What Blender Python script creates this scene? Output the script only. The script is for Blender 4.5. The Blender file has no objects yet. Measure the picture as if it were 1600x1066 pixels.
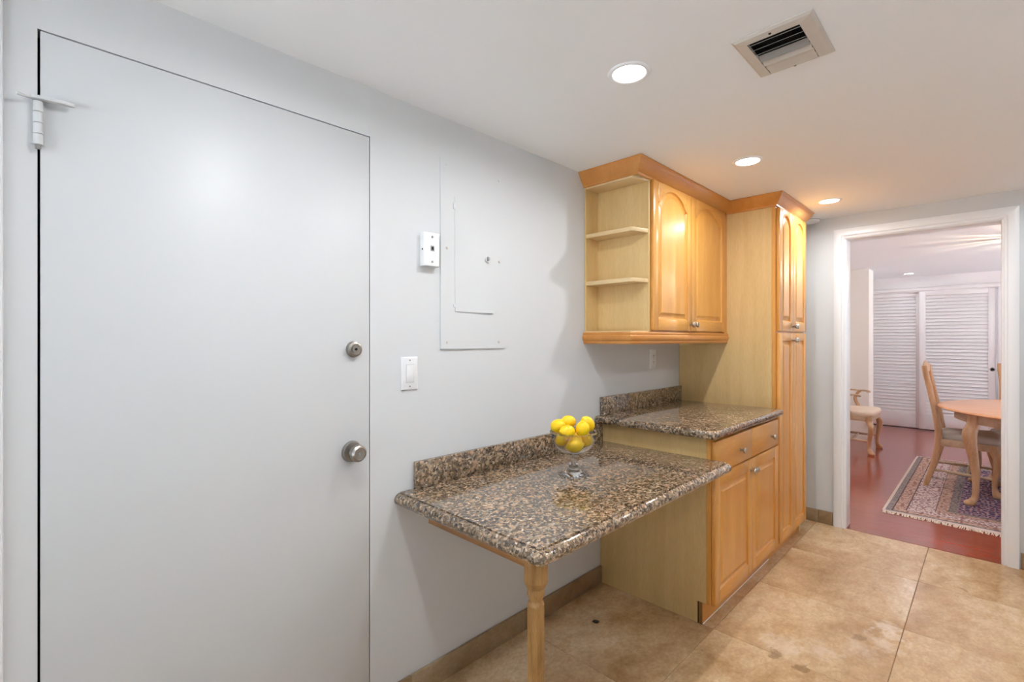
import bpy, bmesh, math, random
from mathutils import Vector, Matrix, Euler
random.seed(7)
SC = bpy.context.scene
COL = SC.collection
PI = math.pi

# ------------------------------------------------------------------ camera, world, exposure
FPX, CXP, CYP = 755.6, 800.0, 530.0
TH = math.atan2(750, FPX)
cam_d = bpy.data.cameras.new('camera')
cam_d.sensor_fit = 'HORIZONTAL'; cam_d.sensor_width = 36.0
cam_d.lens = FPX / 1600 * 36.0
cam_d.shift_y = -(533 - CYP) / 1600
cam_d.clip_start = 0.02
cam = bpy.data.objects.new('camera', cam_d)
cam.location = (0, -1.526, 1.331)
cam.rotation_euler = (PI / 2, 0, TH - PI / 2)
COL.objects.link(cam); SC.camera = cam

WORLD_S = 0.3; SUN_E = 44.0
W = bpy.data.worlds.new('world'); SC.world = W; W.use_nodes = True
W.node_tree.nodes['Background'].inputs[0].default_value = (0.80, 0.88, 1.0, 1)
W.node_tree.nodes['Background'].inputs[1].default_value = WORLD_S
sun_d = bpy.data.lights.new('sun', 'SUN'); sun_d.energy = SUN_E; sun_d.angle = math.radians(0.6); sun_d.color = (0.90, 0.98, 1.09)
sun = bpy.data.objects.new('sun', sun_d); COL.objects.link(sun)
sun.rotation_euler = Vector((-0.45, -0.35, -1.0)).to_track_quat('-Z', 'Y').to_euler()   # high sun over the roof, added to bounce daylight indoors off the patio
SC.view_settings.view_transform = 'Standard'
SC.view_settings.look = 'None'
SC.view_settings.gamma = 1.0
SC.view_settings.use_curve_mapping = False
SC.view_settings.exposure = 0.42
SC.cycles.use_denoising = True
SC.cycles.max_bounces = 14
SC.cycles.diffuse_bounces = 8
SC.cycles.glossy_bounces = 5
SC.cycles.transmission_bounces = 10
SC.cycles.transparent_max_bounces = 8
SC.cycles.caustics_reflective = False
SC.cycles.sample_clamp_indirect = 6.0

LAMP_K = 5.0           # downlight power, kitchen (W)
LAMP_D = 8.0           # power of the added, unseen dining downlights (W)
LAMP_COL = (0.97, 0.99, 1.015)
SPREAD = 170           # beam of the downlights, degrees

# ------------------------------------------------------------------ materials
def srgb(r, g, b):
    f = lambda v: (v / 255 / 12.92) if v / 255 <= 0.04045 else ((v / 255 + 0.055) / 1.055) ** 2.4
    return (f(r), f(g), f(b), 1)

class NT:
    def __init__(s, name):
        s.m = bpy.data.materials.new(name); s.m.use_nodes = True
        s.t = s.m.node_tree; s.n = s.t.nodes; s.l = s.t.links
        s.b = s.n['Principled BSDF']
    def node(s, typ, **kw):
        n = s.n.new(typ)
        for k, v in kw.items():
            if hasattr(n, k): setattr(n, k, v)
        return n
    def link(s, a, b): s.l.new(a, b); return s
    def setin(s, n, **kw):
        for k, v in kw.items(): n.inputs[k.replace('_', ' ')].default_value = v
    def coord(s, kind='Object', scale=(1, 1, 1), rand=0):
        tc = s.node('ShaderNodeTexCoord')
        mp = s.node('ShaderNodeMapping'); mp.inputs['Scale'].default_value = scale
        s.link(tc.outputs[kind], mp.inputs['Vector'])
        if rand:
            oi = s.node('ShaderNodeObjectInfo')
            mu = s.node('ShaderNodeMath', operation='MULTIPLY'); mu.inputs[1].default_value = rand
            s.link(oi.outputs['Random'], mu.inputs[0])
            cb = s.node('ShaderNodeCombineXYZ')
            for i in range(3): s.link(mu.outputs[0], cb.inputs[i])
            ad = s.node('ShaderNodeVectorMath', operation='ADD')
            s.link(mp.outputs[0], ad.inputs[0]); s.link(cb.outputs[0], ad.inputs[1])
            return ad.outputs[0]
        return mp.outputs[0]
    def noise(s, vec, scale, detail=4, rough=0.55, dist=0):
        n = s.node('ShaderNodeTexNoise'); s.link(vec, n.inputs['Vector'])
        n.inputs['Scale'].default_value = scale; n.inputs['Detail'].default_value = detail
        n.inputs['Roughness'].default_value = rough; n.inputs['Distortion'].default_value = dist
        return n
    def ramp(s, fac, stops, interp='LINEAR'):
        r = s.node('ShaderNodeValToRGB'); r.color_ramp.interpolation = interp
        e = r.color_ramp.elements
        while len(e) < len(stops): e.new(0.5)
        for i, (p, c) in enumerate(stops):
            e[i].position = p; e[i].color = c
        s.link(fac, r.inputs[0]); return r.outputs[0]
    def mix(s, fac, a, b, mode='MIX'):
        m = s.node('ShaderNodeMix', data_type='RGBA', blend_type=mode)
        if isinstance(fac, (int, float)): m.inputs[0].default_value = fac
        else: s.link(fac, m.inputs[0])
        for v, i in ((a, 6), (b, 7)):
            if isinstance(v, tuple): m.inputs[i].default_value = v
            else: s.link(v, m.inputs[i])
        return m.outputs[2]
    def math(s, op, a, b=None, clamp=False):
        m = s.node('ShaderNodeMath', operation=op); m.use_clamp = clamp
        for i, v in enumerate((a, b)):
            if v is None: continue
            if isinstance(v, (int, float)): m.inputs[i].default_value = v
            else: s.link(v, m.inputs[i])
        return m.outputs[0]
    def bump(s, h, strength=0.1, dist=0.01):
        b = s.node('ShaderNodeBump'); b.inputs['Strength'].default_value = strength
        b.inputs['Distance'].default_value = dist
        s.link(h, b.inputs['Height']); s.link(b.outputs[0], s.b.inputs['Normal'])
    def col(s, c):
        if isinstance(c, tuple): s.b.inputs['Base Color'].default_value = c
        else: s.link(c, s.b.inputs['Base Color'])
    def rough(s, v):
        if isinstance(v, (int, float)): s.b.inputs['Roughness'].default_value = v
        else: s.link(v, s.b.inputs['Roughness'])

def m_paint(name, c, rough=0.55, bump=0.03, var=0.03, sc=60, spec=0.5):
    t = NT(name); v = t.coord('Object')
    n = t.noise(v, 1.7, 3)
    d = tuple(x * (1 - var) for x in c[:3]) + (1,)
    t.col(t.mix(n.outputs[0], d, c)); t.rough(rough)
    t.b.inputs['Specular IOR Level'].default_value = spec
    if bump:
        t.bump(t.noise(v, sc, 3).outputs[0], bump, 0.004)
    return t.m

def m_plain(name, c, rough=0.5, metal=0.0, bump=0.0, sc=200):
    t = NT(name); v = t.coord('Object')
    n = t.noise(v, 25, 3)
    d = tuple(x * 0.88 for x in c[:3]) + (1,)
    t.col(t.mix(n.outputs[0], d, c)); t.rough(rough); t.b.inputs['Metallic'].default_value = metal
    if bump: t.bump(t.noise(v, sc, 2).outputs[0], bump, 0.002)
    return t.m

def m_wood(name, c0, c1, c2, axis='z', rough=0.35, coat=0.3, scale=1.0, fine=0.25):
    t = NT(name)
    st = {'x': (0.12, 1, 1), 'y': (1, 0.12, 1), 'z': (1, 1, 0.10)}[axis]
    v = t.coord('Object', tuple(k * scale for k in st), rand=7.3)
    n = t.noise(v, 14, 4, 0.5, 0.4)
    c = t.ramp(n.outputs[0], [(0.25, c0), (0.5, c1), (0.75, c2)])
    f = t.noise(v, 160, 2, 0.6)
    fm = t.ramp(f.outputs[0], [(0.4, (0.75, 0.7, 0.62, 1)), (0.6, (1, 1, 1, 1))])
    t.col(t.mix(fine, c, t.mix(1.0, c, fm, 'MULTIPLY')))
    t.rough(rough); t.b.inputs['Coat Weight'].default_value = coat; t.b.inputs['Coat Roughness'].default_value = 0.2
    t.bump(f.outputs[0], 0.02, 0.002)
    return t.m

def m_granite():
    t = NT('granite'); v0 = t.coord('Object', (1, 1, 1))
    nd = t.noise(v0, 45, 3, 0.65)
    sub = t.node('ShaderNodeVectorMath', operation='SCALE'); sub.inputs['Scale'].default_value = 0.022
    t.link(nd.outputs['Color'], sub.inputs[0])
    ad = t.node('ShaderNodeVectorMath', operation='ADD'); t.link(v0, ad.inputs[0]); t.link(sub.outputs[0], ad.inputs[1])
    v = ad.outputs[0]
    vo = t.node('ShaderNodeTexVoronoi'); t.link(v, vo.inputs['Vector']); vo.inputs['Scale'].default_value = 125
    sp = t.node('ShaderNodeSeparateColor'); t.link(vo.outputs['Color'], sp.inputs[0])
    cell = t.ramp(sp.outputs[0], [(0.0, srgb(70, 60, 50)), (0.14, srgb(108, 92, 74)), (0.34, srgb(140, 121, 98)),
                                  (0.52, srgb(160, 139, 113)), (0.70, srgb(188, 165, 138)), (0.84, srgb(156, 150, 138)),
                                  (0.94, srgb(212, 192, 170))], 'CONSTANT')
    ed = t.node('ShaderNodeTexVoronoi', feature='DISTANCE_TO_EDGE'); t.link(v, ed.inputs['Vector']); ed.inputs['Scale'].default_value = 125
    em = t.ramp(ed.outputs['Distance'], [(0.0, (0.22, 0.19, 0.17, 1)), (0.09, (0.8, 0.76, 0.72, 1)), (0.2, (1, 1, 1, 1))])
    c = t.mix(0.7, cell, t.mix(1.0, cell, em, 'MULTIPLY'))
    vb = t.node('ShaderNodeTexVoronoi'); t.link(v, vb.inputs['Vector']); vb.inputs['Scale'].default_value = 46
    sb = t.node('ShaderNodeSeparateColor'); t.link(vb.outputs['Color'], sb.inputs[0])
    bmask = t.ramp(sb.outputs[1], [(0.80, (0, 0, 0, 1)), (0.81, (1, 1, 1, 1))])
    dmask = t.ramp(vb.outputs['Distance'], [(0.35, (1, 1, 1, 1)), (0.5, (0, 0, 0, 1))])
    c = t.mix(t.math('MULTIPLY', t.math('MULTIPLY', bmask, dmask), 0.8), c, t.ramp(sb.outputs[2], [(0.0, srgb(184, 150, 124)), (1.0, srgb(198, 174, 146))]))
    sk = t.noise(v0, 260, 2, 0.7)
    sm = t.ramp(sk.outputs[0], [(0.36, (0.22, 0.18, 0.15, 1)), (0.47, (1, 1, 1, 1))])
    c = t.mix(0.6, c, t.mix(1.0, c, sm, 'MULTIPLY'))
    big = t.noise(v0, 5, 3, 0.6)
    c = t.mix(1.0, c, t.ramp(big.outputs[0], [(0.35, (0.80, 0.78, 0.76, 1)), (0.65, (1.0, 0.96, 0.92, 1))]), 'MULTIPLY')
    t.col(c); t.rough(0.10); t.b.inputs['Specular IOR Level'].default_value = 0.8; t.b.inputs['Coat Weight'].default_value = 0.6; t.b.inputs['Coat Roughness'].default_value = 0.06
    return t.m

def m_travertine(name, base=1.0, stain=False, rough=0.2):
    t = NT(name)
    k = lambda r, g, b: tuple(min(1, x * base * q) for x, q in zip(srgb(r, g, b)[:3], (1.14, 1.25, 1.36))) + (1,)
    v = t.coord('Object', (0.75, 1, 1), rand=31)
    a = t.noise(v, 2.4, 7, 0.56, 0.5)
    c = t.ramp(a.outputs[0], [(0.28, k(160, 124, 88)), (0.42, k(190, 156, 118)), (0.55, k(204, 173, 136)), (0.72, k(218, 193, 162))])
    f = t.noise(v, 20, 8, 0.72, 0.2)
    fm = t.ramp(f.outputs[0], [(0.25, (0.72, 0.65, 0.56, 1)), (0.75, (1.08, 1.06, 1.03, 1))])
    c = t.mix(0.8, c, t.mix(1.0, c, fm, 'MULTIPLY'))
    g_ = t.noise(v, 75, 4, 0.7)
    c = t.mix(1.0, c, t.ramp(g_.outputs[0], [(0.3, (0.84, 0.80, 0.75, 1)), (0.65, (1.06, 1.05, 1.03, 1))]), 'MULTIPLY')
    b_ = t.noise(v, 6, 5, 0.65, 0.8)
    c = t.mix(1.0, c, t.ramp(b_.outputs[0], [(0.32, (0.84, 0.77, 0.68, 1)), (0.5, (1, 1, 1, 1))]), 'MULTIPLY')
    p = t.noise(v, 9, 6, 0.7, 1.2)
    pm = t.ramp(p.outputs[0], [(0.67, (0, 0, 0, 1)), (0.70, (1, 1, 1, 1))])
    c = t.mix(t.math('MULTIPLY', pm, 0.45), c, k(128, 92, 62))
    oi = t.node('ShaderNodeObjectInfo')
    tone = t.ramp(oi.outputs['Random'], [(0, (0.9, 0.88, 0.86, 1)), (1, (1.0, 1.0, 1.0, 1))])
    c = t.mix(1.0, c, tone, 'MULTIPLY')
    if stain:
        g = t.node('ShaderNodeNewGeometry')
        def blob(x, y, r, soft, nz=0.35):
            d = t.node('ShaderNodeVectorMath', operation='DISTANCE'); t.link(g.outputs['Position'], d.inputs[0]); d.inputs[1].default_value = (x, y, 0)
            n = t.noise(g.outputs['Position'], 14, 5, 0.7)
            dd = t.math('ADD', d.outputs['Value'], t.math('MULTIPLY', t.math('SUBTRACT', n.outputs[0], 0.5), nz))
            return t.ramp(dd, [(r, (1, 1, 1, 1)), (r + soft, (0, 0, 0, 1))])
        for (x, y, r, s_, w) in ((2.31, -0.88, 0.02, 0.08, 0.45), (2.40, -1.00, 0.015, 0.08, 0.35), (2.80, -1.18, 0.012, 0.05, 0.5), (2.74, -1.205, 0.012, 0.05, 0.5), (2.64, -1.19, 0.012, 0.06, 0.4), (2.52, -1.12, 0.01, 0.08, 0.3)):
            c = t.mix(t.math('MULTIPLY', blob(x, y, r, s_, 0.3), w), c, srgb(232, 216, 196))
        for (x, y, r) in ((2.235, -0.88, 0.022), (2.20, -0.99, 0.018), (2.62, -1.115, 0.016)):
            c = t.mix(t.math('MULTIPLY', blob(x, y, r, 0.01, 0.16), 0.55), c, srgb(120, 92, 62))
        c = t.mix(blob(1.893, -0.201, 0.014, 0.004, 0.05), c, srgb(30, 22, 14))
    t.col(c); t.rough(t.ramp(f.outputs[0], [(0.3, (rough + 0.10,) * 3 + (1,)), (0.6, (rough,) * 3 + (1,))]))
    t.bump(f.outputs[0], 0.03, 0.003)
    return t.m

def m_redwood():
    t = NT('red_wood_floor'); v = t.coord('Object', (1, 0.08, 1), rand=19)
    n = t.noise(v, 16, 5, 0.6, 0.3)
    c = t.ramp(n.outputs[0], [(0.3, srgb(126, 46, 28)), (0.5, srgb(150, 58, 36)), (0.7, srgb(170, 72, 44))])
    oi = t.node('ShaderNodeObjectInfo')
    tone = t.ramp(oi.outputs['Random'], [(0, (0.86, 0.84, 0.82, 1)), (1, (1, 1, 1, 1))])
    t.col(t.mix(1.0, c, tone, 'MULTIPLY')); t.rough(0.22); t.b.inputs['Coat Weight'].default_value = 0.6
    t.b.inputs['Coat Roughness'].default_value = 0.15
    return t.m

def m_rug(hx, hy):
    # bands by distance to the rug's edge, motifs by voronoi
    t = NT('rug_pile'); tc = t.node('ShaderNodeTexCoord')
    sx = t.node('ShaderNodeSeparateXYZ'); t.link(tc.outputs['Object'], sx.inputs[0])
    dx = t.math('MULTIPLY', t.math('SUBTRACT', hx, t.math('ABSOLUTE', sx.outputs[0])), 1.7); dy = t.math('MULTIPLY', t.math('SUBTRACT', hy, t.math('ABSOLUTE', sx.outputs[1])), 1.25)
    d = t.math('MINIMUM', dx, dy)
    cream, pink, tan = srgb(214, 194, 188), srgb(200, 166, 158), srgb(196, 164, 150)
    grey, navy, dark = srgb(152, 138, 132), srgb(66, 64, 98), srgb(70, 58, 68)
    base = t.ramp(d, [(0.0, cream), (0.012, grey), (0.062, dark), (0.067, tan), (0.16, dark), (0.166, cream), (0.36, dark),
                      (0.366, tan), (0.45, grey), (0.52, navy)], 'CONSTANT')
    motif = t.ramp(d, [(0.0, cream), (0.012, srgb(112, 104, 108)), (0.062, dark), (0.067, srgb(128, 84, 74)), (0.16, dark), (0.166, srgb(128, 72, 74)), (0.36, dark),
                       (0.366, srgb(132, 92, 80)), (0.45, srgb(92, 86, 94)), (0.52, srgb(196, 160, 160))], 'CONSTANT')
    motif2 = t.ramp(d, [(0.0, cream), (0.012, grey), (0.067, srgb(204, 176, 148)), (0.166, srgb(78, 70, 96)), (0.36, dark),
                        (0.366, srgb(206, 178, 150)), (0.45, grey), (0.52, srgb(160, 62, 72))], 'CONSTANT')
    v = t.coord('Object', (1, 1, 0.01))
    w1 = t.node('ShaderNodeTexVoronoi'); w1.inputs['Scale'].default_value = 23; w1.inputs['Randomness'].default_value = 0.45; t.link(v, w1.inputs['Vector'])
    r1 = t.ramp(w1.outputs['Distance'], [(0.30, (1, 1, 1, 1)), (0.36, (0, 0, 0, 1)), (0.52, (0, 0, 0, 1)), (0.58, (1, 1, 1, 1))], 'LINEAR')
    w2 = t.node('ShaderNodeTexVoronoi'); w2.inputs['Scale'].default_value = 34; w2.inputs['Randomness'].default_value = 0.8; t.link(v, w2.inputs['Vector'])
    r2 = t.ramp(w2.outputs['Distance'], [(0.22, (1, 1, 1, 1)), (0.28, (0, 0, 0, 1))])
    c = t.mix(t.math('MULTIPLY', r1, 0.75), base, motif)
    c = t.mix(t.math('MULTIPLY', r2, 0.8), c, motif2)
    n = t.noise(v, 300, 2)
    c = t.mix(0.3, c, t.mix(1.0, c, t.ramp(n.outputs[0], [(0.3, (0.6, 0.6, 0.6, 1)), (0.7, (1, 1, 1, 1))]), 'MULTIPLY'))
    t.col(c); t.rough(0.95); t.bump(n.outputs[0], 0.4, 0.004)
    t.b.inputs['Specular IOR Level'].default_value = 0.1
    return t.m

def m_emit(name, c, s):
    t = NT(name); t.b.inputs['Base Color'].default_value = (1, 1, 1, 1)
    t.b.inputs['Emission Color'].default_value = c + (1,) if len(c) == 3 else c
    t.b.inputs['Emission Strength'].default_value = s
    return t.m

def m_glass(name):
    t = NT(name); v = t.coord('Object'); n = t.noise(v, 40, 2)
    t.col((0.97, 0.98, 0.99, 1)); t.rough(0.02)
    t.b.inputs['Transmission Weight'].default_value = 1.0; t.b.inputs['IOR'].default_value = 1.48
    t.bump(n.outputs[0], 0.01, 0.001)
    return t.m

def m_pane():
    t = NT('window_pane'); t.n.remove(t.b)
    tr_ = t.node('ShaderNodeBsdfTransparent'); gl = t.node('ShaderNodeBsdfGlossy'); gl.inputs['Roughness'].default_value = 0.02
    mx = t.node('ShaderNodeMixShader'); mx.inputs[0].default_value = 0.06
    t.link(tr_.outputs[0], mx.inputs[1]); t.link(gl.outputs[0], mx.inputs[2])
    t.link(mx.outputs[0], t.n['Material Output'].inputs['Surface'])
    return t.m

def m_lemon():
    t = NT('lemon_peel'); v = t.coord('Object', rand=5)
    n = t.noise(v, 25, 3)
    t.col(t.ramp(n.outputs[0], [(0.3, srgb(244, 196, 8)), (0.7, srgb(252, 214, 20))])); t.rough(0.4)
    t.b.inputs['Subsurface Weight'].default_value = 0.08; t.b.inputs['Subsurface Radius'].default_value = (0.01, 0.006, 0.002)
    t.bump(t.noise(v, 420, 2).outputs[0], 0.12, 0.001)
    return t.m

M = dict(
    wall=m_paint('wall_paint', srgb(209, 212, 214), 0.55, 0.04, 0.02, 40),
    ceil=m_paint('ceiling_paint', srgb(243, 247, 251), 0.7, 0.03, 0.02, 60),
    door=m_paint('door_gloss_paint', srgb(203, 206, 208), 0.42, 0.02, 0.02, 25, 0.4),
    trim=m_paint('trim_gloss_paint', srgb(232, 236, 240), 0.3, 0.01, 0.02, 30),
    warmwall=m_paint('dining_wall_paint', srgb(238, 232, 224), 0.6, 0.03, 0.02, 40),
    louver=m_paint('louver_paint', srgb(228, 224, 225), 0.45, 0.0, 0.02, 40),
    plate=m_plain('white_plastic', srgb(238, 240, 242), 0.35),
    panel=m_paint('panel_paint', srgb(211, 214, 216), 0.45, 0.03, 0.02, 40),
    dark=m_plain('dark_void', srgb(28, 26, 24), 0.8),
    nickel=m_plain('brushed_nickel', srgb(186, 180, 172), 0.28, 1.0),
    steel=m_plain('worn_satin_steel', srgb(168, 164, 158), 0.33, 1.0),
    maple_v=m_wood('maple_upright', srgb(208, 147, 66), srgb(216, 156, 74), srgb(224, 168, 88), 'z'),
    maple_h=m_wood('maple_level', srgb(206, 144, 64), srgb(215, 154, 72), srgb(223, 166, 86), 'x'),
    crown=m_wood('crown_maple', srgb(190, 124, 54), srgb(200, 136, 64), srgb(208, 146, 74), 'x', 0.4),
    veneer=m_wood('pale_maple_veneer', srgb(206, 175, 118), srgb(212, 182, 126), srgb(218, 189, 134), 'z', 0.45, 0.1, 1.4),
    veneer_h=m_wood('pale_maple_shelf', srgb(212, 184, 138), srgb(220, 194, 148), srgb(226, 202, 158), 'y', 0.45, 0.1, 1.4),
    pine=m_wood('knotty_pine', srgb(122, 88, 46), srgb(158, 118, 66), srgb(182, 143, 90), 'z', 0.5, 0.1, 3.0, 0.7),
    pine_y=m_wood('knotty_pine_apron', srgb(140, 96, 52), srgb(160, 114, 66), srgb(176, 130, 80), 'y', 0.5, 0.1, 2.0, 0.5),
    granite=m_granite(),
    tile=m_travertine('travertine_floor', 1.0, True, 0.16),
    tilebase=m_travertine('travertine_skirting', 0.54, False, 0.3),
    grout=m_plain('grout', srgb(140, 112, 84), 0.9),
    redwood=m_redwood(),
    redgap=m_plain('floor_gap', srgb(70, 24, 14), 0.7),
    oak=m_wood('bleached_oak', srgb(176, 132, 92), srgb(196, 152, 112), srgb(210, 170, 132), 'z', 0.4, 0.15, 1.5, 0.5),
    oak_top=m_wood('honey_oak_top', srgb(206, 138, 84), srgb(218, 152, 98), srgb(226, 166, 112), 'y', 0.3, 0.3, 0.8, 0.4),
    oak_pale=m_wood('limed_oak', srgb(176, 146, 116), srgb(192, 164, 134), srgb(204, 180, 152), 'x', 0.5, 0.1, 1.5, 0.5),
    greyfab=m_plain('grey_upholstery', srgb(188, 180, 170), 0.9, 0, 0.3, 500),
    creamfab=m_plain('cream_upholstery', srgb(226, 204, 182), 0.85, 0, 0.3, 500),
    fringe=m_plain('rug_fringe', srgb(214, 198, 178), 0.95),
    vent=m_plain('vent_enamel', srgb(206, 200, 192), 0.45),
    ventgrey=m_plain('vent_grey_metal', srgb(150, 150, 148), 0.5),
    glass=m_glass('pressed_glass'),
    patio=m_plain('pale_concrete', srgb(214, 212, 208), 0.8, 0, 0.2, 40),
    lemon=m_lemon(), pane=m_pane(),
    lemontip=m_plain('lemon_tip', srgb(196, 170, 40), 0.5),
    lens_k=m_emit('downlight_lens', (1, 1, 1), 7.0),
)

# ------------------------------------------------------------------ geometry helpers
class MB:
    def __init__(s): s.v = []; s.f = []
    def add(s, vs, fs):
        o = len(s.v); s.v += [tuple(v) for v in vs]; s.f += [tuple(i + o for i in f) for f in fs]; return s
    def box(s, x0, x1, y0, y1, z0, z1):
        x0, x1 = min(x0, x1), max(x0, x1); y0, y1 = min(y0, y1), max(y0, y1); z0, z1 = min(z0, z1), max(z0, z1)
        return s.add([(x0, y0, z0), (x1, y0, z0), (x1, y1, z0), (x0, y1, z0), (x0, y0, z1), (x1, y0, z1), (x1, y1, z1), (x0, y1, z1)],
                     [(0, 3, 2, 1), (4, 5, 6, 7), (0, 1, 5, 4), (1, 2, 6, 5), (2, 3, 7, 6), (3, 0, 4, 7)])
    def loops(s, L, closed=True, cap0=True, cap1=True):
        n = len(L[0]); o = len(s.v)
        for l in L: s.v += [tuple(p) for p in l]
        for i in range(len(L) - 1):
            for j in range(n if closed else n - 1):
                k = (j + 1) % n
                s.f.append((o + i * n + j, o + i * n + k, o + (i + 1) * n + k, o + (i + 1) * n + j))
        if cap0: s.f.append(tuple(o + j for j in reversed(range(n))))
        if cap1: s.f.append(tuple(o + (len(L) - 1) * n + j for j in range(n)))
        return s
    def prism_y(s, poly, y0, y1):     # poly in (x,z)
        return s.loops([[(x, y0, z) for x, z in poly], [(x, y1, z) for x, z in poly]])
    def prism_z(s, poly, z0, z1):
        return s.loops([[(x, y, z0) for x, y in poly], [(x, y, z1) for x, y in poly]])
    def lathe(s, prof, c, axis='z', n=24, ph=0, cap=True):
        L = []
        for r, h in prof:
            ring = []
            for i in range(n):
                a = 2 * PI * i / n + ph; u, w = r * math.cos(a), r * math.sin(a)
                if axis == 'z': p = (c[0] + u, c[1] + w, c[2] + h)
                elif axis == 'y': p = (c[0] + u, c[1] + h, c[2] + w)
                else: p = (c[0] + h, c[1] + u, c[2] + w)
                ring.append(p)
            L.append(ring)
        return s.loops(L, True, cap, cap)
    def tube(s, pts, rad, n=10, cap=True):
        pts = [Vector(p) for p in pts]
        if not isinstance(rad, (list, tuple)): rad = [rad] * len(pts)
        L = []; up = Vector((0, 0, 1))
        for i, p in enumerate(pts):
            d = (pts[min(i + 1, len(pts) - 1)] - pts[max(i - 1, 0)]).normalized()
            ref = up if abs(d.z) < 0.9 else Vector((0, 1, 0))
            a = d.cross(ref).normalized(); b = a.cross(d)
            r = rad[i]; ra, rb = (r if isinstance(r, tuple) else (r, r))
            L.append([p + a * (ra * math.cos(2 * PI * k / n)) + b * (rb * math.sin(2 * PI * k / n)) for k in range(n)])
        return s.loops(L, True, cap, cap)
    def limb(s, pts, n=14, sq=0.0, steps=5):
        # near-vertical limb: (x,y,z,rx,ry) keys, smooth interpolation, horizontal rings; sq 0 round .. 1 boxy
        P = catmull(pts, steps); L = []
        for (x, y, z, rx, ry) in P:
            ring = []
            for k in range(n):
                a = 2 * PI * (k + 0.5) / n; c_, s_ = math.cos(a), math.sin(a)
                e = 1 - 0.6 * sq
                ring.append((x + rx * math.copysign(abs(c_) ** e, c_), y + ry * math.copysign(abs(s_) ** e, s_), z))
            L.append(ring)
        return s.loops(L)
    def sphere(s, c, rx, ry, rz, nu=20, nv=12):
        L = []
        for i in range(1, nv):
            t_ = PI * i / nv - PI / 2
            L.append([(c[0] + rx * math.cos(t_) * math.cos(2 * PI * k / nu), c[1] + ry * math.cos(t_) * math.sin(2 * PI * k / nu), c[2] + rz * math.sin(t_)) for k in range(nu)])
        return s.loops(L)

def catmull(pts, steps):
    out = []
    n = len(pts)
    for i in range(n - 1):
        p0, p1, p2, p3 = pts[max(i - 1, 0)], pts[i], pts[i + 1], pts[min(i + 2, n - 1)]
        for k in range(steps):
            t = k / steps
            out.append(tuple(0.5 * (2 * b + (c - a) * t + (2 * a - 5 * b + 4 * c - d) * t * t + (3 * b - a - 3 * c + d) * t ** 3)
                             for a, b, c, d in zip(p0, p1, p2, p3)))
    out.append(tuple(pts[-1])); return out

def mesh_of(name, mb, mat, off=(0, 0, 0), bevel=0, seg=2, smooth=None):
    me = bpy.data.meshes.new(name)
    me.from_pydata([(x - off[0], y - off[1], z - off[2]) for x, y, z in mb.v], [], mb.f)
    bm = bmesh.new(); bm.from_mesh(me)
    bmesh.ops.recalc_face_normals(bm, faces=bm.faces)
    if bevel:
        es = [e for e in bm.edges if len(e.link_faces) == 2 and e.calc_face_angle(0) > 0.6]
        bmesh.ops.bevel(bm, geom=es, offset=bevel, segments=seg, affect='EDGES', profile=0.5, clamp_overlap=True)
    bm.to_mesh(me); bm.free()
    if smooth is not None or bevel:
        for p in me.polygons: p.use_smooth = True
        me.set_sharp_from_angle(angle=math.radians(smooth if smooth is not None else 40))
    me.materials.append(M[mat] if isinstance(mat, str) else mat)
    return me

def obj(name, mb, mat, parent=None, bevel=0, seg=2, smooth=None, label=None, off=None):
    """one mesh object, vertices given in the frame of the (unrotated) root"""
    o_ = off if off is not None else ((parent['_o'][0], parent['_o'][1], parent['_o'][2]) if parent is not None and '_o' in parent else (0, 0, 0))
    o = bpy.data.objects.new(name, mesh_of(name, mb, mat, o_, bevel, seg, smooth))
    COL.objects.link(o)
    if parent is not None: o.parent = parent; o['_o'] = o_
    if label: o['label'] = label
    return o

def thing(name, label, cat, loc=(0, 0, 0), group=None, local=False, rz=0):
    o = bpy.data.objects.new(name, None); o.empty_display_size = 0.1
    COL.objects.link(o); o.location = loc; o.rotation_euler = (0, 0, rz)
    o['label'] = label; o['category'] = cat
    o['_o'] = (0, 0, 0) if local else tuple(loc)
    if group: o['group'] = group
    return o

def struct(name, mb, mat, label, cat, bevel=0, smooth=None):
    o = obj(name, mb, mat, None, bevel, 2, smooth)
    o['kind'] = 'structure'; o['label'] = label; o['category'] = cat; o['_o'] = (0, 0, 0)
    return o

def inst(name, me, loc, parent=None, rot=(0, 0, 0), scale=(1, 1, 1)):
    o = bpy.data.objects.new(name, me); COL.objects.link(o)
    o.location = loc; o.rotation_euler = rot; o.scale = scale
    if parent is not None: o.parent = parent
    return o

def sweep(path, prof):
    """mitred sweep; path XY polyline, outward to its right; prof closed list of (out, z). Returns a list of loops"""
    n = len(path); L = []
    for i, p in enumerate(path):
        nr = []
        for a, b in ((i - 1, i), (i, i + 1)):
            if a >= 0 and b < n:
                d = (Vector(path[b]) - Vector(path[a])).normalized(); nr.append(Vector((d.y, -d.x)))
        if len(nr) == 2:
            m = (nr[0] + nr[1]).normalized(); m = m / max(0.2, m.dot(nr[0]))
        else: m = nr[0]
        L.append([(p[0] + m.x * o, p[1] + m.y * o, z) for o, z in prof])
    return L

# ------------------------------------------------------------------ the setting: kitchen shell
CZ = 2.20            # kitchen ceiling
DZ = 2.25            # dining ceiling
XB, XF = -2.4, 4.07  # back wall / far wall plane
YR = -2.75            # right wall
DX0, DX1 = 0.020, 0.840
DTOP = 2.031

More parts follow.
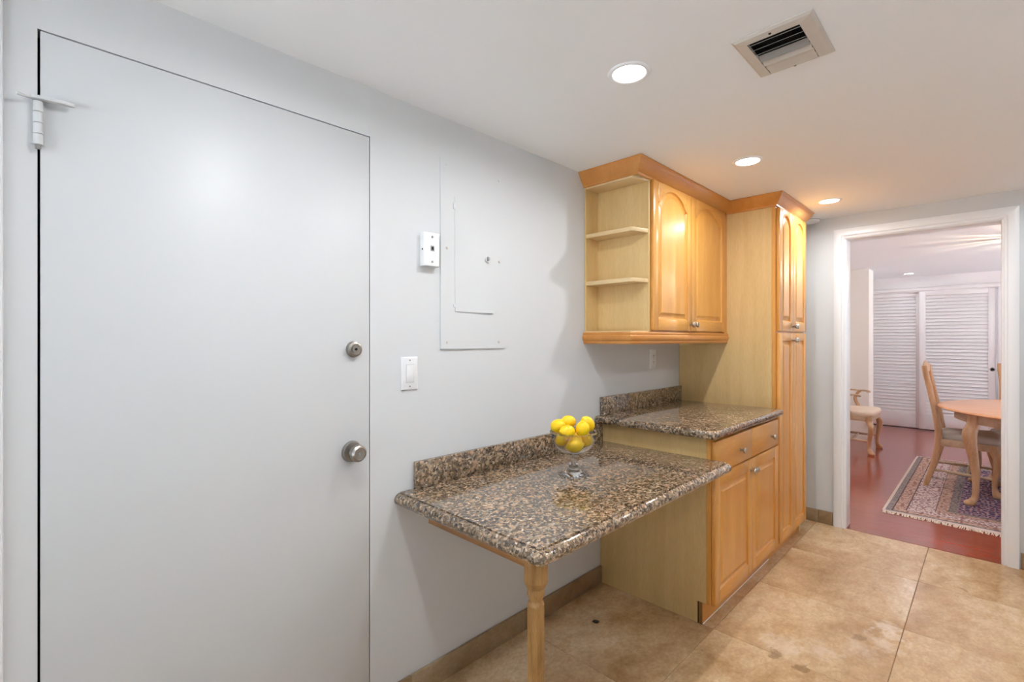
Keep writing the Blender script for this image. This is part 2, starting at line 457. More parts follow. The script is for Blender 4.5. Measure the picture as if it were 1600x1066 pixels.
wl = MB().box(XB, DX0, 0, 0.12, 0, 2.4).box(DX1, XF + 0.12, 0, 0.12, 0, 2.4).box(DX0, DX1, 0, 0.12, DTOP, 2.4)
struct('wall_left', wl, 'wall', 'white painted kitchen wall with flush door and panel', 'wall')
wf = MB().box(XF, XF + 0.12, -0.795, 0, 0, 2.4).box(XF, XF + 0.12, YR, -1.570, 0, 2.4).box(XF, XF + 0.12, -1.570, -0.795, 2.036, 2.4)
struct('wall_far', wf, 'wall', 'white kitchen wall with doorway to dining room', 'wall')
struct('wall_right', MB().box(XB, XF + 0.12, YR - 0.1, YR, 0, 2.4), 'wall', 'white kitchen wall opposite the counter', 'wall')
struct('wall_back', MB().box(XB - 0.1, XB, YR - 0.1, -2.6, 0, 2.4).box(XB - 0.1, XB, -0.3, 0.12, 0, 2.4).box(XB - 0.1, XB, -2.6, -0.3, 2.16, 2.4), 'wall', 'white kitchen wall behind the viewer', 'wall')
struct('ceiling', MB().box(XB, XF + 0.06, YR, 0.06, CZ, CZ + 0.25), 'ceil', 'smooth white kitchen ceiling with downlights', 'ceiling')

def window(name, label, axis, a0, a1, z0, z1, c0, c1, n):
    r = bpy.data.objects.new(name, None); COL.objects.link(r); r['kind'] = 'structure'; r['label'] = label; r['category'] = 'window'; r['_o'] = (0, 0, 0)
    B = (lambda p, q, za, zb, e=0.0: MB().box(c0 + e, c1 - e, p, q, za, zb)) if axis == 'y' else (lambda p, q, za, zb, e=0.0: MB().box(p, q, c0 + e, c1 - e, za, zb))
    w = 0.05; st = (a1 - a0) / n
    obj('window_frame', B(a0, a1, z1 - w, z1), 'trim', r, 0.003); obj('window_frame', B(a0, a1, z0, z0 + w), 'trim', r, 0.003)
    for k in range(n + 1):
        c = a0 + st * k; c = min(max(c, a0 + w / 2), a1 - w / 2)
        obj('mullion', B(c - w / 2, c + w / 2, z0 + w, z1 - w), 'trim', r, 0.003)
    for k in range(n):
        obj('pane', B(a0 + st * k + w / 2, a0 + st * (k + 1) - w / 2, z0 + w, z1 - w, (c1 - c0) / 2 - 0.003), 'pane', r)
window('window_1', 'wide glazed terrace doors behind the viewer', 'y', -2.6, -0.3, 0.0, 2.16, XB - 0.08, XB - 0.02, 3)  # unseen glazing, added to let daylight fill the kitchen and its ceiling

struct('ground', MB().box(-16, 16, -16, 10, -0.16, -0.065), 'patio', 'sunlit pale concrete terrace outside the windows', 'ground')  # unseen terrace, added as a sunlit reflector for the ceilings
fl = struct('floor', MB().box(XB, XF - 0.0, YR, 0.0, -0.06, -0.0025), 'grout', 'beige travertine tile kitchen floor', 'floor')
PX, PY, J = 0.612, 0.622, 0.0011
tile_me = mesh_of('floor_tile', MB().box(-PX / 2 + J, PX / 2 - J, -PY / 2 + J, PY / 2 - J, -0.012, 0), 'tile', bevel=0.0012, seg=1)
for i in range(11):
    for j in range(5):
        x1 = XF - 0.004 - i * PX; y1 = 0.005 - j * PY
        xc, yc = x1 - PX / 2, y1 - PY / 2
        if yc - PY / 2 < YR - 0.02: continue
        if xc - PX / 2 < XB - 0.35: continue
        inst('tile', tile_me, (xc, yc, 0), fl)

# travertine skirting
def skirting(name, x0, x1, y0, y1, label, along):
    r = bpy.data.objects.new(name, None); COL.objects.link(r); r['kind'] = 'structure'; r['label'] = label; r['category'] = 'baseboard'; r['_o'] = (0, 0, 0)
    a0, a1 = (x0, x1) if along == 'x' else (y0, y1)
    a = a1
    while a > a0 + 0.01:
        b = max(a0, a - 0.61)
        bx = (b + 0.0008, a - 0.0008, y0, y1) if along == 'x' else (x0, x1, b + 0.0008, a - 0.0008)
        obj('skirting_tile', MB().box(*bx, 0.0, 0.092), 'tilebase', r, 0.002)
        a = b
skirting('baseboard_left', 0.878, 2.224, -0.012, 0, 'brown travertine skirting below the granite table', 'x')
skirting('baseboard_far', XF - 0.012, XF, -0.720, -0.02, 'travertine skirting between tall cabinet and doorway', 'y')
skirting('baseboard_right', XF - 0.012, XF, YR + 0.01, -1.645, 'travertine skirting right of the doorway', 'y')

# doorway trim: jamb lining and stepped casing
OY0, OY1, OZ = -0.800, -1.565, 2.030
tr = bpy.data.objects.new('trim_1', None); COL.objects.link(tr); tr['kind'] = 'structure'; tr['label'] = 'white painted casing around the dining room doorway'; tr['category'] = 'door trim'; tr['_o'] = (0, 0, 0)
obj('jamb', MB().box(XF - 0.004, XF + 0.124, OY0, OY0 + 0.02, 0, OZ + 0.02), 'trim', tr, 0.002)
obj('jamb', MB().box(XF - 0.004, XF + 0.124, OY1, OY1 - 0.02, 0, OZ + 0.02), 'trim', tr, 0.002)
obj('jamb', MB().box(XF - 0.004, XF + 0.124, OY0, OY1, OZ, OZ + 0.02), 'trim', tr, 0.002)
cprof = [(0.004, 0.0), (0.004, 0.012), (0.012, 0.017), (0.014, 0.013), (0.024, 0.016), (0.028, 0.022), (0.066, 0.026), (0.074, 0.022), (0.074, 0.0)]
def casing(xface, sgn, name_parent):
    # profile (offset from opening edge, projection) run up, over and down, mitred
    def run(pts_fn, nm):
        A = [pts_fn(0, o, p) for o, p in cprof]; B = [pts_fn(1, o, p) for o, p in cprof]
        obj(nm, MB().loops([A, B]), 'trim', name_parent, smooth=35)
    run(lambda e, o, p: (xface + sgn * p, OY0 + o, 0 if e == 0 else OZ + o), 'casing')
    run(lambda e, o, p: (xface + sgn * p, OY1 - o, 0 if e == 0 else OZ + o), 'casing')
    run(lambda e, o, p: (xface + sgn * p, OY0 + o if e == 0 else OY1 - o, OZ + o), 'casing')
casing(XF, -1, tr); casing(XF + 0.12, 1, tr)

# entry door, flush in the left wall
dr = bpy.data.objects.new('door_1', None); COL.objects.link(dr); dr['kind'] = 'structure'; dr['label'] = 'flush white slab door with steel knob and deadbolt'; dr['category'] = 'door'; dr['_o'] = (0, 0, 0)
obj('door_leaf', MB().box(DX0 + 0.0045, DX1 - 0.002, -0.001, 0.043, 0.008, DTOP - 0.0035), 'door', dr, 0.0015)
obj('door_stop', MB().box(DX0, DX0 + 0.02, 0.046, 0.08, 0, DTOP).box(DX1 - 0.02, DX1, 0.046, 0.08, 0, DTOP).box(DX0, DX1, 0.046, 0.08, DTOP - 0.02, DTOP).box(DX0, DX1, 0.08, 0.12, 0, DTOP), 'dark', dr)  # near-black stop and backing paint the shade in the gap round the leaf
obj('door_frame', MB().box(DX1, DX1 + 0.034, -0.0005, 0.01, 0, CZ), 'wall', dr)
obj('door_frame', MB().box(DX0 - 0.05, DX0, -0.0006, 0.01, 0, CZ), 'wall', dr)
kx, kz = 0.772, 0.955
kn = obj('door_knob', MB().lathe([(0.035, 0), (0.035, -0.004), (0.031, -0.012), (0.016, -0.014), (0.0135, -0.022), (0.014, -0.028), (0.024, -0.034), (0.0285, -0.044), (0.0265, -0.054), (0.020, -0.060), (0.019, -0.058), (0.008, -0.058)], (kx, -0.001, kz), 'y', 28), 'steel', dr, smooth=35, label='worn steel round door knob')
for i in range(12):
    a = 2 * PI * i / 12
    obj('knob_flute', MB().lathe([(0.0005, -0.031), (0.0035, -0.038), (0.004, -0.045), (0.0005, -0.056)], (kx + 0.0245 * math.cos(a), -0.001, kz + 0.0245 * math.sin(a)), 'y', 8), 'steel', kn, smooth=60)
obj('keyhole', MB().lathe([(0.006, -0.0575), (0.006, -0.0615), (0.001, -0.0615)], (kx, -0.001, kz), 'y', 12).box(kx - 0.0008, kx + 0.0008, -0.0635, -0.062, kz - 0.004, kz + 0.004), 'ventgrey', kn)
db = obj('deadbolt', MB().lathe([(0.027, 0), (0.027, -0.004), (0.0245, -0.014), (0.018, -0.017), (0.014, -0.016), (0.0135, -0.019), (0.002, -0.019)], (0.779, -0.001, 1.297), 'y', 28), 'steel', dr, smooth=35, label='worn steel deadbolt lock')
obj('keyhole', MB().lathe([(0.0045, -0.018), (0.0045, -0.0205), (0.001, -0.0205)], (0.779, -0.001, 1.297), 'y', 12), 'dark', db)
hx = DX0 + 0.001
hg = obj('hinge', MB().box(hx - 0.012, hx + 0.012, -0.0025, -0.0012, 1.768, 1.86), 'door', dr, label='white painted door hinge with stop arm')
for k in range(4):
    obj('knuckle', MB().lathe([(0.0075, 0), (0.0085, 0.001), (0.0085, 0.0225), (0.0075, 0.0235)], (hx, -0.011, 1.766 + k * 0.0245), 'z', 16), 'door', hg, smooth=40)
obj('hinge_pin', MB().lathe([(0.005, -0.006), (0.0055, 0), (0.0055, 0.006)], (hx, -0.011, 1.763), 'z', 12), 'ventgrey', hg)
obj('stop_arm', MB().prism_z([(hx - 0.012, -0.020), (hx + 0.004, -0.024), (hx + 0.040, -0.028), (hx + 0.058, -0.024), (hx + 0.062, -0.018), (hx + 0.056, -0.013), (hx + 0.035, -0.010), (hx - 0.004, -0.002), (hx - 0.012, -0.006)], 1.866, 1.874), 'door', hg, 0.0015)
obj('stop_screw', MB().tube([(hx - 0.008, -0.012, 1.868), (hx - 0.034, -0.030, 1.864)], 0.0035, 8), 'door', hg, smooth=40)

ts = struct('trim_2', MB().prism_z([(-0.033, 0.0), (-0.034, -0.010), (-0.037, -0.013), (-0.040, -0.011), (-0.043, -0.016), (-0.048, -0.018), (-0.12, -0.020), (-0.12, 0.0)], 0, CZ), 'trim', 'white moulded upright trim beside the flush door', 'trim')

# ------------------------------------------------------------------ dining room shell
DB = 9.21
DL, DR_ = 0.55, -3.9
XD = XF + 0.12
fd = struct('floor_dining', MB().box(XF, DB + 0.7, DR_, DL, -0.06, -0.0012), 'redgap', 'glossy red brown wood floor of the dining room', 'floor')
pw = 0.121
pl_me = mesh_of('floor_plank', MB().box(-pw / 2 + 0.0004, pw / 2 - 0.0004, -0.6, 0.6, -0.012, 0), 'redwood', bevel=0.0006, seg=1)
th_me = mesh_of('floor_plank_threshold', MB().box(-pw / 2 + 0.0004, pw / 2 - 0.0004, -0.3845, 0.3845, -0.012, 0), 'redwood', bevel=0.0006, seg=1)
inst('plank', th_me, (XF + pw / 2, (OY0 + OY1) / 2, 0), fd)
row = 0
x = XF + pw * 1.5
while x < DB + 0.1:
    y = DL - 0.6 + [0, 0.45, 0.2, 0.7][row % 4] * 1.2
    while y > DR_ - 0.6:
        if y - 0.6 < DL: inst('plank', pl_me, (x, y, 0), fd)
        y -= 1.2
    row += 1; x += pw
struct('ceiling_dining', MB().box(XD - 0.06, DB + 0.7, DR_, DL, DZ, DZ + 0.2), 'ceil', 'white dining room ceiling seen through the doorway', 'ceiling')
struct('wall_dining_left', MB().box(XD, DB + 0.7, DL, DL + 0.1, 0, 2.4), 'warmwall', 'cream dining room wall behind the armchair', 'wall')
struct('wall_dining_right', MB().box(XD - 0.06, 4.7, DR_ - 0.1, DR_, 0, 2.4).box(8.7, DB + 0.7, DR_ - 0.1, DR_, 0, 2.4).box(4.7, 8.7, DR_ - 0.1, DR_, 2.12, 2.4), 'warmwall', 'cream dining room wall with glazed terrace doors', 'wall')
window('window_2', 'glazed terrace doors of the dining room, out of view', 'x', 4.7, 8.7, 0.0, 2.12, DR_ - 0.08, DR_ - 0.02, 4)  # unseen glazing, added to brighten the dining room
struct('wall_dining_near', MB().box(XD - 0.06, XD, DR_, YR - 0.1, 0, 2.4).box(XD - 0.06, XD, 0.12, DL, 0, 2.4), 'warmwall', 'cream dining room wall beside the doorway', 'wall')
struct('wall_dining_return', MB().box(7.76, 8.09, -0.385, DL, 0, DZ + 0.05), 'warmwall', 'white wall stub left of the louvered closet doors', 'wall')
struct('wall_dining_far', MB().box(DB, DB + 0.1, DR_, -2.45, 0, 2.4).box(DB, DB + 0.1, 0.3, DL, 0, 2.4).box(DB, DB + 0.1, -2.45, 0.3, 2.075, 2.4)
       .box(DB + 0.55, DB + 0.6, -2.5, 0.35, 0, 2.4), 'louver', 'white wall above the louvered closet doors', 'wall')
ct = bpy.data.objects.new('trim_3', None); COL.objects.link(ct); ct['kind'] = 'structure'; ct['label'] = 'white trim framing the louvered closet doors'; ct['category'] = 'closet trim'; ct['_o'] = (0, 0, 0)
obj('header_trim', MB().box(DB - 0.018, DB + 0.1, -2.45, 0.3, 2.036, 2.078), 'louver', ct, 0.004)
obj('header_bead', MB().box(DB - 0.03, DB, -2.45, 0.3, 2.078, 2.092), 'louver', ct, 0.004)
obj('track', MB().box(DB + 0.01, DB + 0.09, -2.42, 0.28, 2.02, 2.04), 'louver', ct)
obj('side_trim', MB().box(DB - 0.018, DB + 0.1, -1.655, -1.585, 0, 2.036), 'louver', ct, 0.004)

def louver_door(name, label, y0, y1, xf, handle=False):
    r = bpy.data.objects.new(name, None); COL.objects.link(r); r['kind'] = 'structure'; r['label'] = label; r['category'] = 'closet door'; r['_o'] = (0, 0, 0)
    ya, yb = max(y0, y1), min(y0, y1); st = 0.072; z0, z1 = 0.022, 2.028; t = 0.032
    obj('stile', MB().box(xf, xf + t, ya - st, ya, z0, z1), 'louver', r, 0.002)
    obj('stile', MB().box(xf, xf + t, yb, yb + st, z0, z1), 'louver', r, 0.002)
    obj('rail', MB().box(xf, xf + t, yb + st, ya - st, z0, 0.232), 'louver', r, 0.002)
    obj('rail', MB().box(xf, xf + t, yb + st, ya - st, 1.962, z1), 'louver', r, 0.002)
    ln = ya - yb - 2 * st
    a = math.radians(57)
    me = mesh_of('slat', MB().box(-0.026, 0.026, -ln / 2, ln / 2, -0.003, 0.003), 'louver', bevel=0.0025, seg=1)
    n = 36; pitch = (1.962 - 0.232) / n
    for k in range(n):
        inst('slat', me, (xf + t / 2, (ya + yb) / 2, 0.232 + pitch * (k + 0.5)), r, (0, -a, 0))
    if handle:
        obj('finger_pull', MB().lathe([(0.026, 0.0005), (0.026, -0.002), (0.021, -0.003), (0.019, 0.0), (0.001, 0.0)], (xf, yb + 0.032, 0.92), 'x', 16), 'ventgrey', r, smooth=40, label='grey metal finger pull')
louver_door('door_2', 'left louvered closet door set behind its neighbour', 0.02, -0.80, DB + 0.052)
louver_door('door_3', 'right louvered closet door with grey finger pull', -0.768, -1.562, DB + 0.014, True)
louver_door('door_4', 'louvered closet door hidden right of the doorway', -1.66, -2.44, DB + 0.052)

# ------------------------------------------------------------------ cabinets
def arch_pts(x0, x1, z0, z1, rise, d=0.0, n=14, shoulder=0.0):
    """outline inset by d: bottom-left, bottom-right, then over the (arched) top from right to left"""
    xa, xb = x0 + d, x1 - d
    pts = [(xa, z0 + d), (xb, z0 + d)]
    if rise <= 0:
        return pts + [(xb, z1 - d), (xa, z1 - d)]
    hw = (x1 - x0) / 2 - shoulder; R = (hw * hw + rise * rise) / (2 * rise); xc, zc = (x0 + x1) / 2, z1 - R
    Rd = R - d; zs = z1 - rise - d
    hx_ = math.sqrt(max(1e-9, Rd * Rd - max(0, zs - zc) ** 2)); hx_ = min(hx_, (xb - xa) / 2)
    a0 = math.asin(min(1, hx_ / Rd))
    if shoulder: pts.append((xb, zs))
    for k in range(n + 1):
        a = a0 - 2 * a0 * k / n
        pts.append((xc + Rd * math.sin(a), zc + Rd * math.cos(a)))
    if shoulder: pts.append((xa, zs))
    return pts

def raised_door(root, x0, x1, z0, z1, yf, rise=0.0, st=0.058, rt=0.058, rb=0.058, knob=None, shoulder=0.0, label=None):
    """five-piece raised panel door, face at y=yf looking to -Y, 20 mm thick"""
    t = 0.02; g = 0.0012; x0 += g; x1 -= g; z0 += g; z1 -= g
    d = obj('door', MB().box(x0 + 0.004, x1 - 0.004, yf + 0.014, yf + t, z0 + 0.004, z1 - 0.004), 'maple_v', root, label=label)
    ix0, ix1, iz0, iz1 = x0 + st, x1 - st, z0 + rb, z1 - rt
    obj('stile', MB().box(x0, ix0, yf, yf + t - 0.001, z0, z1), 'maple_v', d, 0.003)
    obj('stile', MB().box(ix1, x1, yf, yf + t - 0.001, z0, z1), 'maple_v', d, 0.003)
    obj('rail', MB().box(ix0, ix1, yf, yf + t - 0.001, z0, iz0), 'maple_h', d, 0.003)
    if rise:
        ar = arch_pts(ix0, ix1, iz0, iz1, rise, 0, 16, shoulder)[2:]
        if not shoulder: pass
        poly = [(ix0, z1), (ix1, z1)] + ar
        obj('rail', MB().prism_y(poly, yf, yf + t - 0.001), 'maple_h', d, 0.0022)
    else:
        obj('rail', MB().box(ix0, ix1, yf, yf + t - 0.001, iz1, z1), 'maple_h', d, 0.003)
    L = []
    for dd, yy in ((-0.002, 0.0135), (0.0, 0.006), (0.005, 0.011), (0.008, 0.0115), (0.012, 0.0105), (0.030, 0.0035), (0.032, 0.002)):
        L.append([(px, yf + yy, pz) for px, pz in arch_pts(ix0, ix1, iz0, iz1, rise, dd, 16, shoulder)])
    obj('raised_panel', MB().loops(L, True, False, True), 'maple_v', d, smooth=28)
    if knob: add_knob(d, knob[0], yf, knob[1])
    return d

def add_knob(par, x, yf, z):
    obj('knob', MB().lathe([(0.0085, 0), (0.0085, -0.0025), (0.0055, -0.004), (0.0050, -0.012), (0.0075, -0.015), (0.0135, -0.0175), (0.0155, -0.022), (0.0145, -0.026), (0.010, -0.029), (0.001, -0.030)], (x, yf, z), 'y', 20), 'nickel', par, smooth=50, label='brushed nickel knob')

BX0, PX0, PX1 = 2.225, 3.165, 3.775
CF = -0.605           # carcass front
# base cabinet
bc = thing('base_cabinet', 'maple base cabinet with two drawers under the granite counter', 'cabinet', (BX0, 0, 0))
obj('side_panel', MB().loops([[(BX0 + dx, y, z) for y, z in ((-0.002, 0.0), (-0.545, 0.0), (-0.545, 0.102), (CF + 0.0195, 0.102), (CF + 0.0195, 0.873), (-0.002, 0.873))] for dx in (0, 0.018)]), 'veneer', bc, label='pale veneer end panel')
obj('carcass', MB().box(BX0 + 0.019, PX0 - 0.001, -0.004, CF + 0.0195, 0.102, 0.873), 'veneer', bc)
obj('kick_board', MB().box(BX0 + 0.004, PX0, -0.556, -0.568, 0.0, 0.1), 'maple_h', bc, 0.001)
obj('kick_end', MB().box(BX0 - 0.001, BX0 + 0.004, -0.551, -0.568, 0.0, 0.1), 'pine', bc)
obj('kick_gap', MB().box(BX0 + 0.0002, BX0 + 0.006, -0.545, -0.551, 0.0, 0.106), 'dark', bc)
obj('kick_caulk', MB().box(BX0 + 0.004, PX0, -0.568, -0.5705, 0.0, 0.003), 'trim', bc)
fr = obj('face_frame', MB().box(BX0 - 0.0008, BX0 + 0.03, CF + 0.0185, CF, 0.102, 0.873).box(PX0 - 0.03, PX0, CF + 0.0185, CF, 0.102, 0.873).box(BX0 + 0.03, PX0 - 0.03, CF + 0.0185, CF, 0.102, 0.13).box(BX0 + 0.03, PX0 - 0.03, CF + 0.0185, CF, 0.68, 0.72).box(BX0 + 0.03, PX0 - 0.03, CF + 0.0185, CF, 0.845, 0.873)
         .box((BX0 + PX0) / 2 - 0.02, (BX0 + PX0) / 2 + 0.02, CF + 0.0185, CF, 0.13, 0.845), 'maple_v', bc)
YF = CF - 0.020
SM = 2.715
for (a, b, kx_) in ((2.236, SM, 2.545), (SM, 3.158, 3.02)):
    d = obj('drawer', MB().box(a + 0.0015, b - 0.0015, CF, YF, 0.706, 0.856), 'maple_h', bc, 0.004)
    add_knob(d, kx_, YF, 0.772)
raised_door(bc, 2.232, SM, 0.098, 0.700, YF, knob=(SM - 0.022, 0.640))
raised_door(bc, SM, 3.158, 0.098, 0.700, YF, knob=(SM + 0.022, 0.640))

# tall pantry cabinet
CB = 2.128            # underside of the crown
pc = thing('pantry_cabinet', 'tall maple pantry cabinet reaching the ceiling near the doorway', 'cabinet', (PX0, 0, 0))
obj('side_panel', MB().box(PX0, PX0 + 0.018, -0.002, CF + 0.0195, 0.1, 2.196), 'veneer', pc, label='pale veneer side panel')
obj('side_panel', MB().box(PX1 - 0.018, PX1, -0.002, CF + 0.0195, 0.0, 2.196), 'veneer', pc)
obj('carcass', MB().box(PX0 + 0.019, PX1 - 0.019, -0.004, CF + 0.0195, 0.1, 2.19), 'veneer', pc)
obj('kick_board', MB().box(PX0, PX1 - 0.018, -0.556, -0.568, 0.0, 0.1), 'maple_h', pc, 0.001)
obj('face_frame', MB().box(PX0 - 0.0008, PX0 + 0.03, CF + 0.0185, CF, 0.1, 2.19).box(PX1 - 0.03, PX1 + 0.001, CF + 0.0185, CF, 0.1, 2.19).box(PX0 + 0.03, PX1 - 0.03, CF + 0.0185, CF, 1.35, 1.40).box(PX0 + 0.03, PX1 - 0.03, CF + 0.0185, CF, 2.09, 2.19).box(PX0 + 0.03, PX1 - 0.03, CF + 0.0185, CF, 0.1, 0.13), 'maple_v', pc)
PM = 3.462
a_, b_ = PX0 + 0.022, PX1 - 0.012
raised_door(pc, a_, PM, 1.378, CB - 0.004, YF, 0.075, 0.052, 0.03, 0.062, (PM - 0.02, 1.412), 0.0)
raised_door(pc, PM, b_, 1.378, CB - 0.004, YF, 0.075, 0.052, 0.03, 0.062, (PM + 0.02, 1.412), 0.0)
raised_door(pc, a_, PM, 0.098, 1.370, YF, 0, 0.052, 0.05, 0.055, (PM - 0.02, 1.325))
raised_door(pc, PM, b_, 0.098, 1.370, YF, 0, 0.052, 0.05, 0.055, (PM + 0.02, 1.325))

# upper wall cabinet with open end shelves
UX0, UXS, UF = 2.078, 2.186, -0.31
uc = thing('wall_cabinet', 'maple wall cabinet with open end shelves above the counter', 'cabinet', (UX0, 0, 1.305))
obj('carcass', MB().box(UXS + 0.017, PX0 - 0.001, -0.002, UF + 0.02, 1.345, 2.195), 'veneer', uc)
obj('side_panel', MB().box(UXS, UXS + 0.016, -0.002, UF - 0.004, 1.36, 2.195), 'veneer', uc, label='pale veneer panel behind the open shelves')
obj('back_panel', MB().box(UX0, UXS, -0.002, -0.012, 1.36, 2.195), 'veneer', uc)
obj('face_frame', MB().box(UXS + 0.017, UXS + 0.045, UF + 0.019, UF, 1.36, 2.195).box(PX0 - 0.03, PX0 - 0.001, UF + 0.019, UF, 1.36, 2.195).box(UXS + 0.045, PX0 - 0.03, UF + 0.019, UF, 1.36, 1.39).box(UXS + 0.045, PX0 - 0.03, UF + 0.019, UF, 2.08, 2.195), 'maple_v', uc)
shelf_poly = [(UX0, -0.012), (UX0, -0.275), (UX0 + 0.012, -0.288), (UXS - 0.001, UF - 0.002), (UXS - 0.001, -0.012)]
for z0, z1, nm in ((1.338, 1.372, 'shelf_bottom'), (1.612, 1.632, 'shelf'), (1.860, 1.880, 'shelf'), (2.118, 2.14, 'shelf_top')):
    obj(nm, MB().prism_z(shelf_poly, z0, z1), 'veneer_h', uc, 0.001)
UM = 2.664
UYF = UF - 0.02
raised_door(uc, 2.206, 2.640, 1.374, CB + 0.004, UYF, 0.078, 0.052, 0.026, 0.060, (2.618, 1.412), 0.016)
raised_door(uc, 2.640, 3.118, 1.374, CB + 0.004, UYF, 0.078, 0.052, 0.026, 0.060, (2.664, 1.412), 0.016)
obj('filler_strip', MB().box(3.1195, PX0 - 0.001, UF, UF - 0.012, 1.36, 2.12), 'maple_v', uc)
rail_prof = [(0.0, 1.366), (0.010, 1.366), (0.013, 1.360), (0.011, 1.352), (0.016, 1.347), (0.018, 1.335), (0.014, 1.326), (0.008, 1.320), (0.010, 1.314), (0.006, 1.306), (-0.012, 1.306), (-0.012, 1.366)]
obj('light_rail', MB().loops(sweep([(UX0, -0.001), (UX0, -0.276), (UXS, UF - 0.008), (PX0 - 0.001, UF - 0.008)], rail_prof)), 'crown', uc, smooth=35, label='moulded strip under the wall cabinet')
obj('underside', MB().prism_z([(UX0 + 0.012, -0.002), (UX0 + 0.012, -0.27), (UXS, UF + 0.006), (PX0 - 0.002, UF + 0.006), (PX0 - 0.002, -0.002)], 1.330, 1.338), 'veneer', uc)
crown_prof = [(0.0, CB - 0.002), (0.008, CB), (0.009, CB + 0.008), (0.016, CB + 0.014), (0.030, CB + 0.030), (0.040, CB + 0.046), (0.044, CB + 0.052), (0.046, CB + 0.060), (0.052, CB + 0.066), (0.052, 2.1985), (0.0, 2.1985)]
cpath = [(UX0, -0.001), (UX0, UF - 0.002), (PX0, UF - 0.002), (PX0, CF - 0.002), (PX1, CF - 0.002), (PX1, -0.001)]
CL = sweep(cpath, crown_prof)
obj('crown_moulding', MB().loops(CL[0:3]), 'crown', uc, smooth=35, label='stained maple crown moulding')
obj('crown_moulding', MB().loops(CL[2:6]), 'crown', pc, smooth=35, label='stained maple crown moulding')

# unseen white cabinet run, added to bounce downlight up to the ceiling
oc = thing('kitchen_run', 'white kitchen cabinet run opposite, out of view', 'cabinet', (0.5, -2.45, 0))
obj('carcass', MB().box(-1.2, 3.2, -2.74, -2.16, 0.1, 0.872), 'trim', oc)
obj('kick_board', MB().box(-1.2, 3.2, -2.74, -2.22, 0.0, 0.1), 'trim', oc)
obj('worktop', MB().box(-1.22, 3.22, -2.745, -2.12, 0.874, 0.912), 'plate', oc, 0.003)
for k in range(8):
    a0 = -1.2 + k * 0.55
    d = obj('door', MB().box(a0 + 0.003, a0 + 0.547, -2.158, -2.14, 0.11, 0.862), 'trim', oc, 0.002)
    obj('handle', MB().tube([(a0 + 0.27 - 0.06, -2.125, 0.80), (a0 + 0.27 + 0.06, -2.125, 0.80)], 0.005, 8).tube([(a0 + 0.22, -2.139, 0.80), (a0 + 0.22, -2.125, 0.80)], 0.004, 8).tube([(a0 + 0.32, -2.139, 0.80), (a0 + 0.32, -2.125, 0.80)], 0.004, 8), 'nickel', d, smooth=50)

# ------------------------------------------------------------------ granite
def slab(x0, x1, y0, y1, prof, left=True, right=False, r=0.02):
    """top slab, front at y0 (most negative), back y1; prof list of (inset, z) bottom to top applied to front and left/right edges"""
    L = []
    for ins, z in prof:
        xa = x0 + (ins if left else 0); xb = x1 - (ins if right else 0); ya = y0 + ins
        rr = max(0.003, r - ins * 0.5)
        loop = [(xb, y1, z), (xa, y1, z)]
        for k in range(7):
            a = PI + (PI / 2) * k / 6
            loop.append((xa + rr + rr * math.cos(a), ya + rr + rr * math.sin(a), z))
        if right:
            for k in range(7):
                a = 1.5 * PI + (PI / 2) * k / 6
                loop.append((xb - rr + rr * math.cos(a), ya + rr + rr * math.sin(a), z))
        else: loop.append((xb, ya, z))
        L.append(loop)
    return MB().loops(L)

def edge_prof(zt, th, step=True):
    zb = zt - th
    p = [(0.012, zb), (0.005, zb + 0.004), (0.001, zb + 0.011), (0.0, zb + 0.018), (0.002, zb + 0.026), (0.007, zt - 0.009), (0.013, zt - 0.005), (0.018, zt - 0.003)]
    if step: p += [(0.0195, zt - 0.0075), (0.0225, zt - 0.0075), (0.0240, zt - 0.0004), (0.0255, zt)]
    else: p = [(0.012, zb), (0.004, zb + 0.005), (0.0, zb + 0.014), (0.0, zt - 0.014), (0.003, zt - 0.006), (0.010, zt - 0.001), (0.014, zt)]
    return p

gt = thing('granite_table', 'brown granite wall table on one turned pine leg', 'table', (0.985, -0.64, 0))
obj('table_top', slab(0.935, 2.222, -0.702, -0.001, edge_prof(0.776, 0.042)), 'granite', gt, smooth=30)
obj('backsplash', MB().box(1.017, 2.222, -0.001, -0.021, 0.7765, 0.876), 'granite', gt, 0.002)
obj('apron', MB().box(0.968, 0.988, -0.165, -0.612, 0.704, 0.7335), 'pine_y', gt, 0.001)
obj('ledger', MB().box(1.0, 2.22, -0.001, -0.02, 0.70, 0.733), 'pine_y', gt, 0.001)
lx, ly = 0.985, -0.64
leg = obj('leg', MB().lathe([(0.033, 0.7335), (0.0345, 0.733), (0.0345, 0.672), (0.027, 0.655), (0.0235, 0.650)], (lx, ly, 0), 'z', 8, PI / 8), 'pine', gt, label='knotty pine leg with faceted shaft')
obj('neck', MB().lathe([(0.0235, 0.652), (0.0245, 0.648), (0.0240, 0.643), (0.0245, 0.640), (0.0238, 0.634), (0.0215, 0.626), (0.019, 0.621), (0.019, 0.616), (0.0215, 0.612), (0.0235, 0.606)], (lx, ly, 0), 'z', 28), 'pine', leg, smooth=40)
obj('shaft', MB().lathe([(0.0238, 0.608), (0.0246, 0.602), (0.0246, 0.30), (0.0205, 0.06), (0.020, 0.04), (0.024, 0.03), (0.022, 0.0)], (lx, ly, 0), 'z', 8, PI / 8), 'pine', leg)

gc = thing('granite_counter', 'brown granite counter slab on the base cabinet', 'counter', (BX0, 0, 0.875))
obj('counter_slab', slab(2.172, PX0 - 0.001, -0.648, -0.001, edge_prof(0.915, 0.040, False)), 'granite', gc, smooth=30)
obj('backsplash', MB().box(2.218, PX0 - 0.001, -0.001, -0.021, 0.9155, 1.014), 'granite', gc, 0.002)

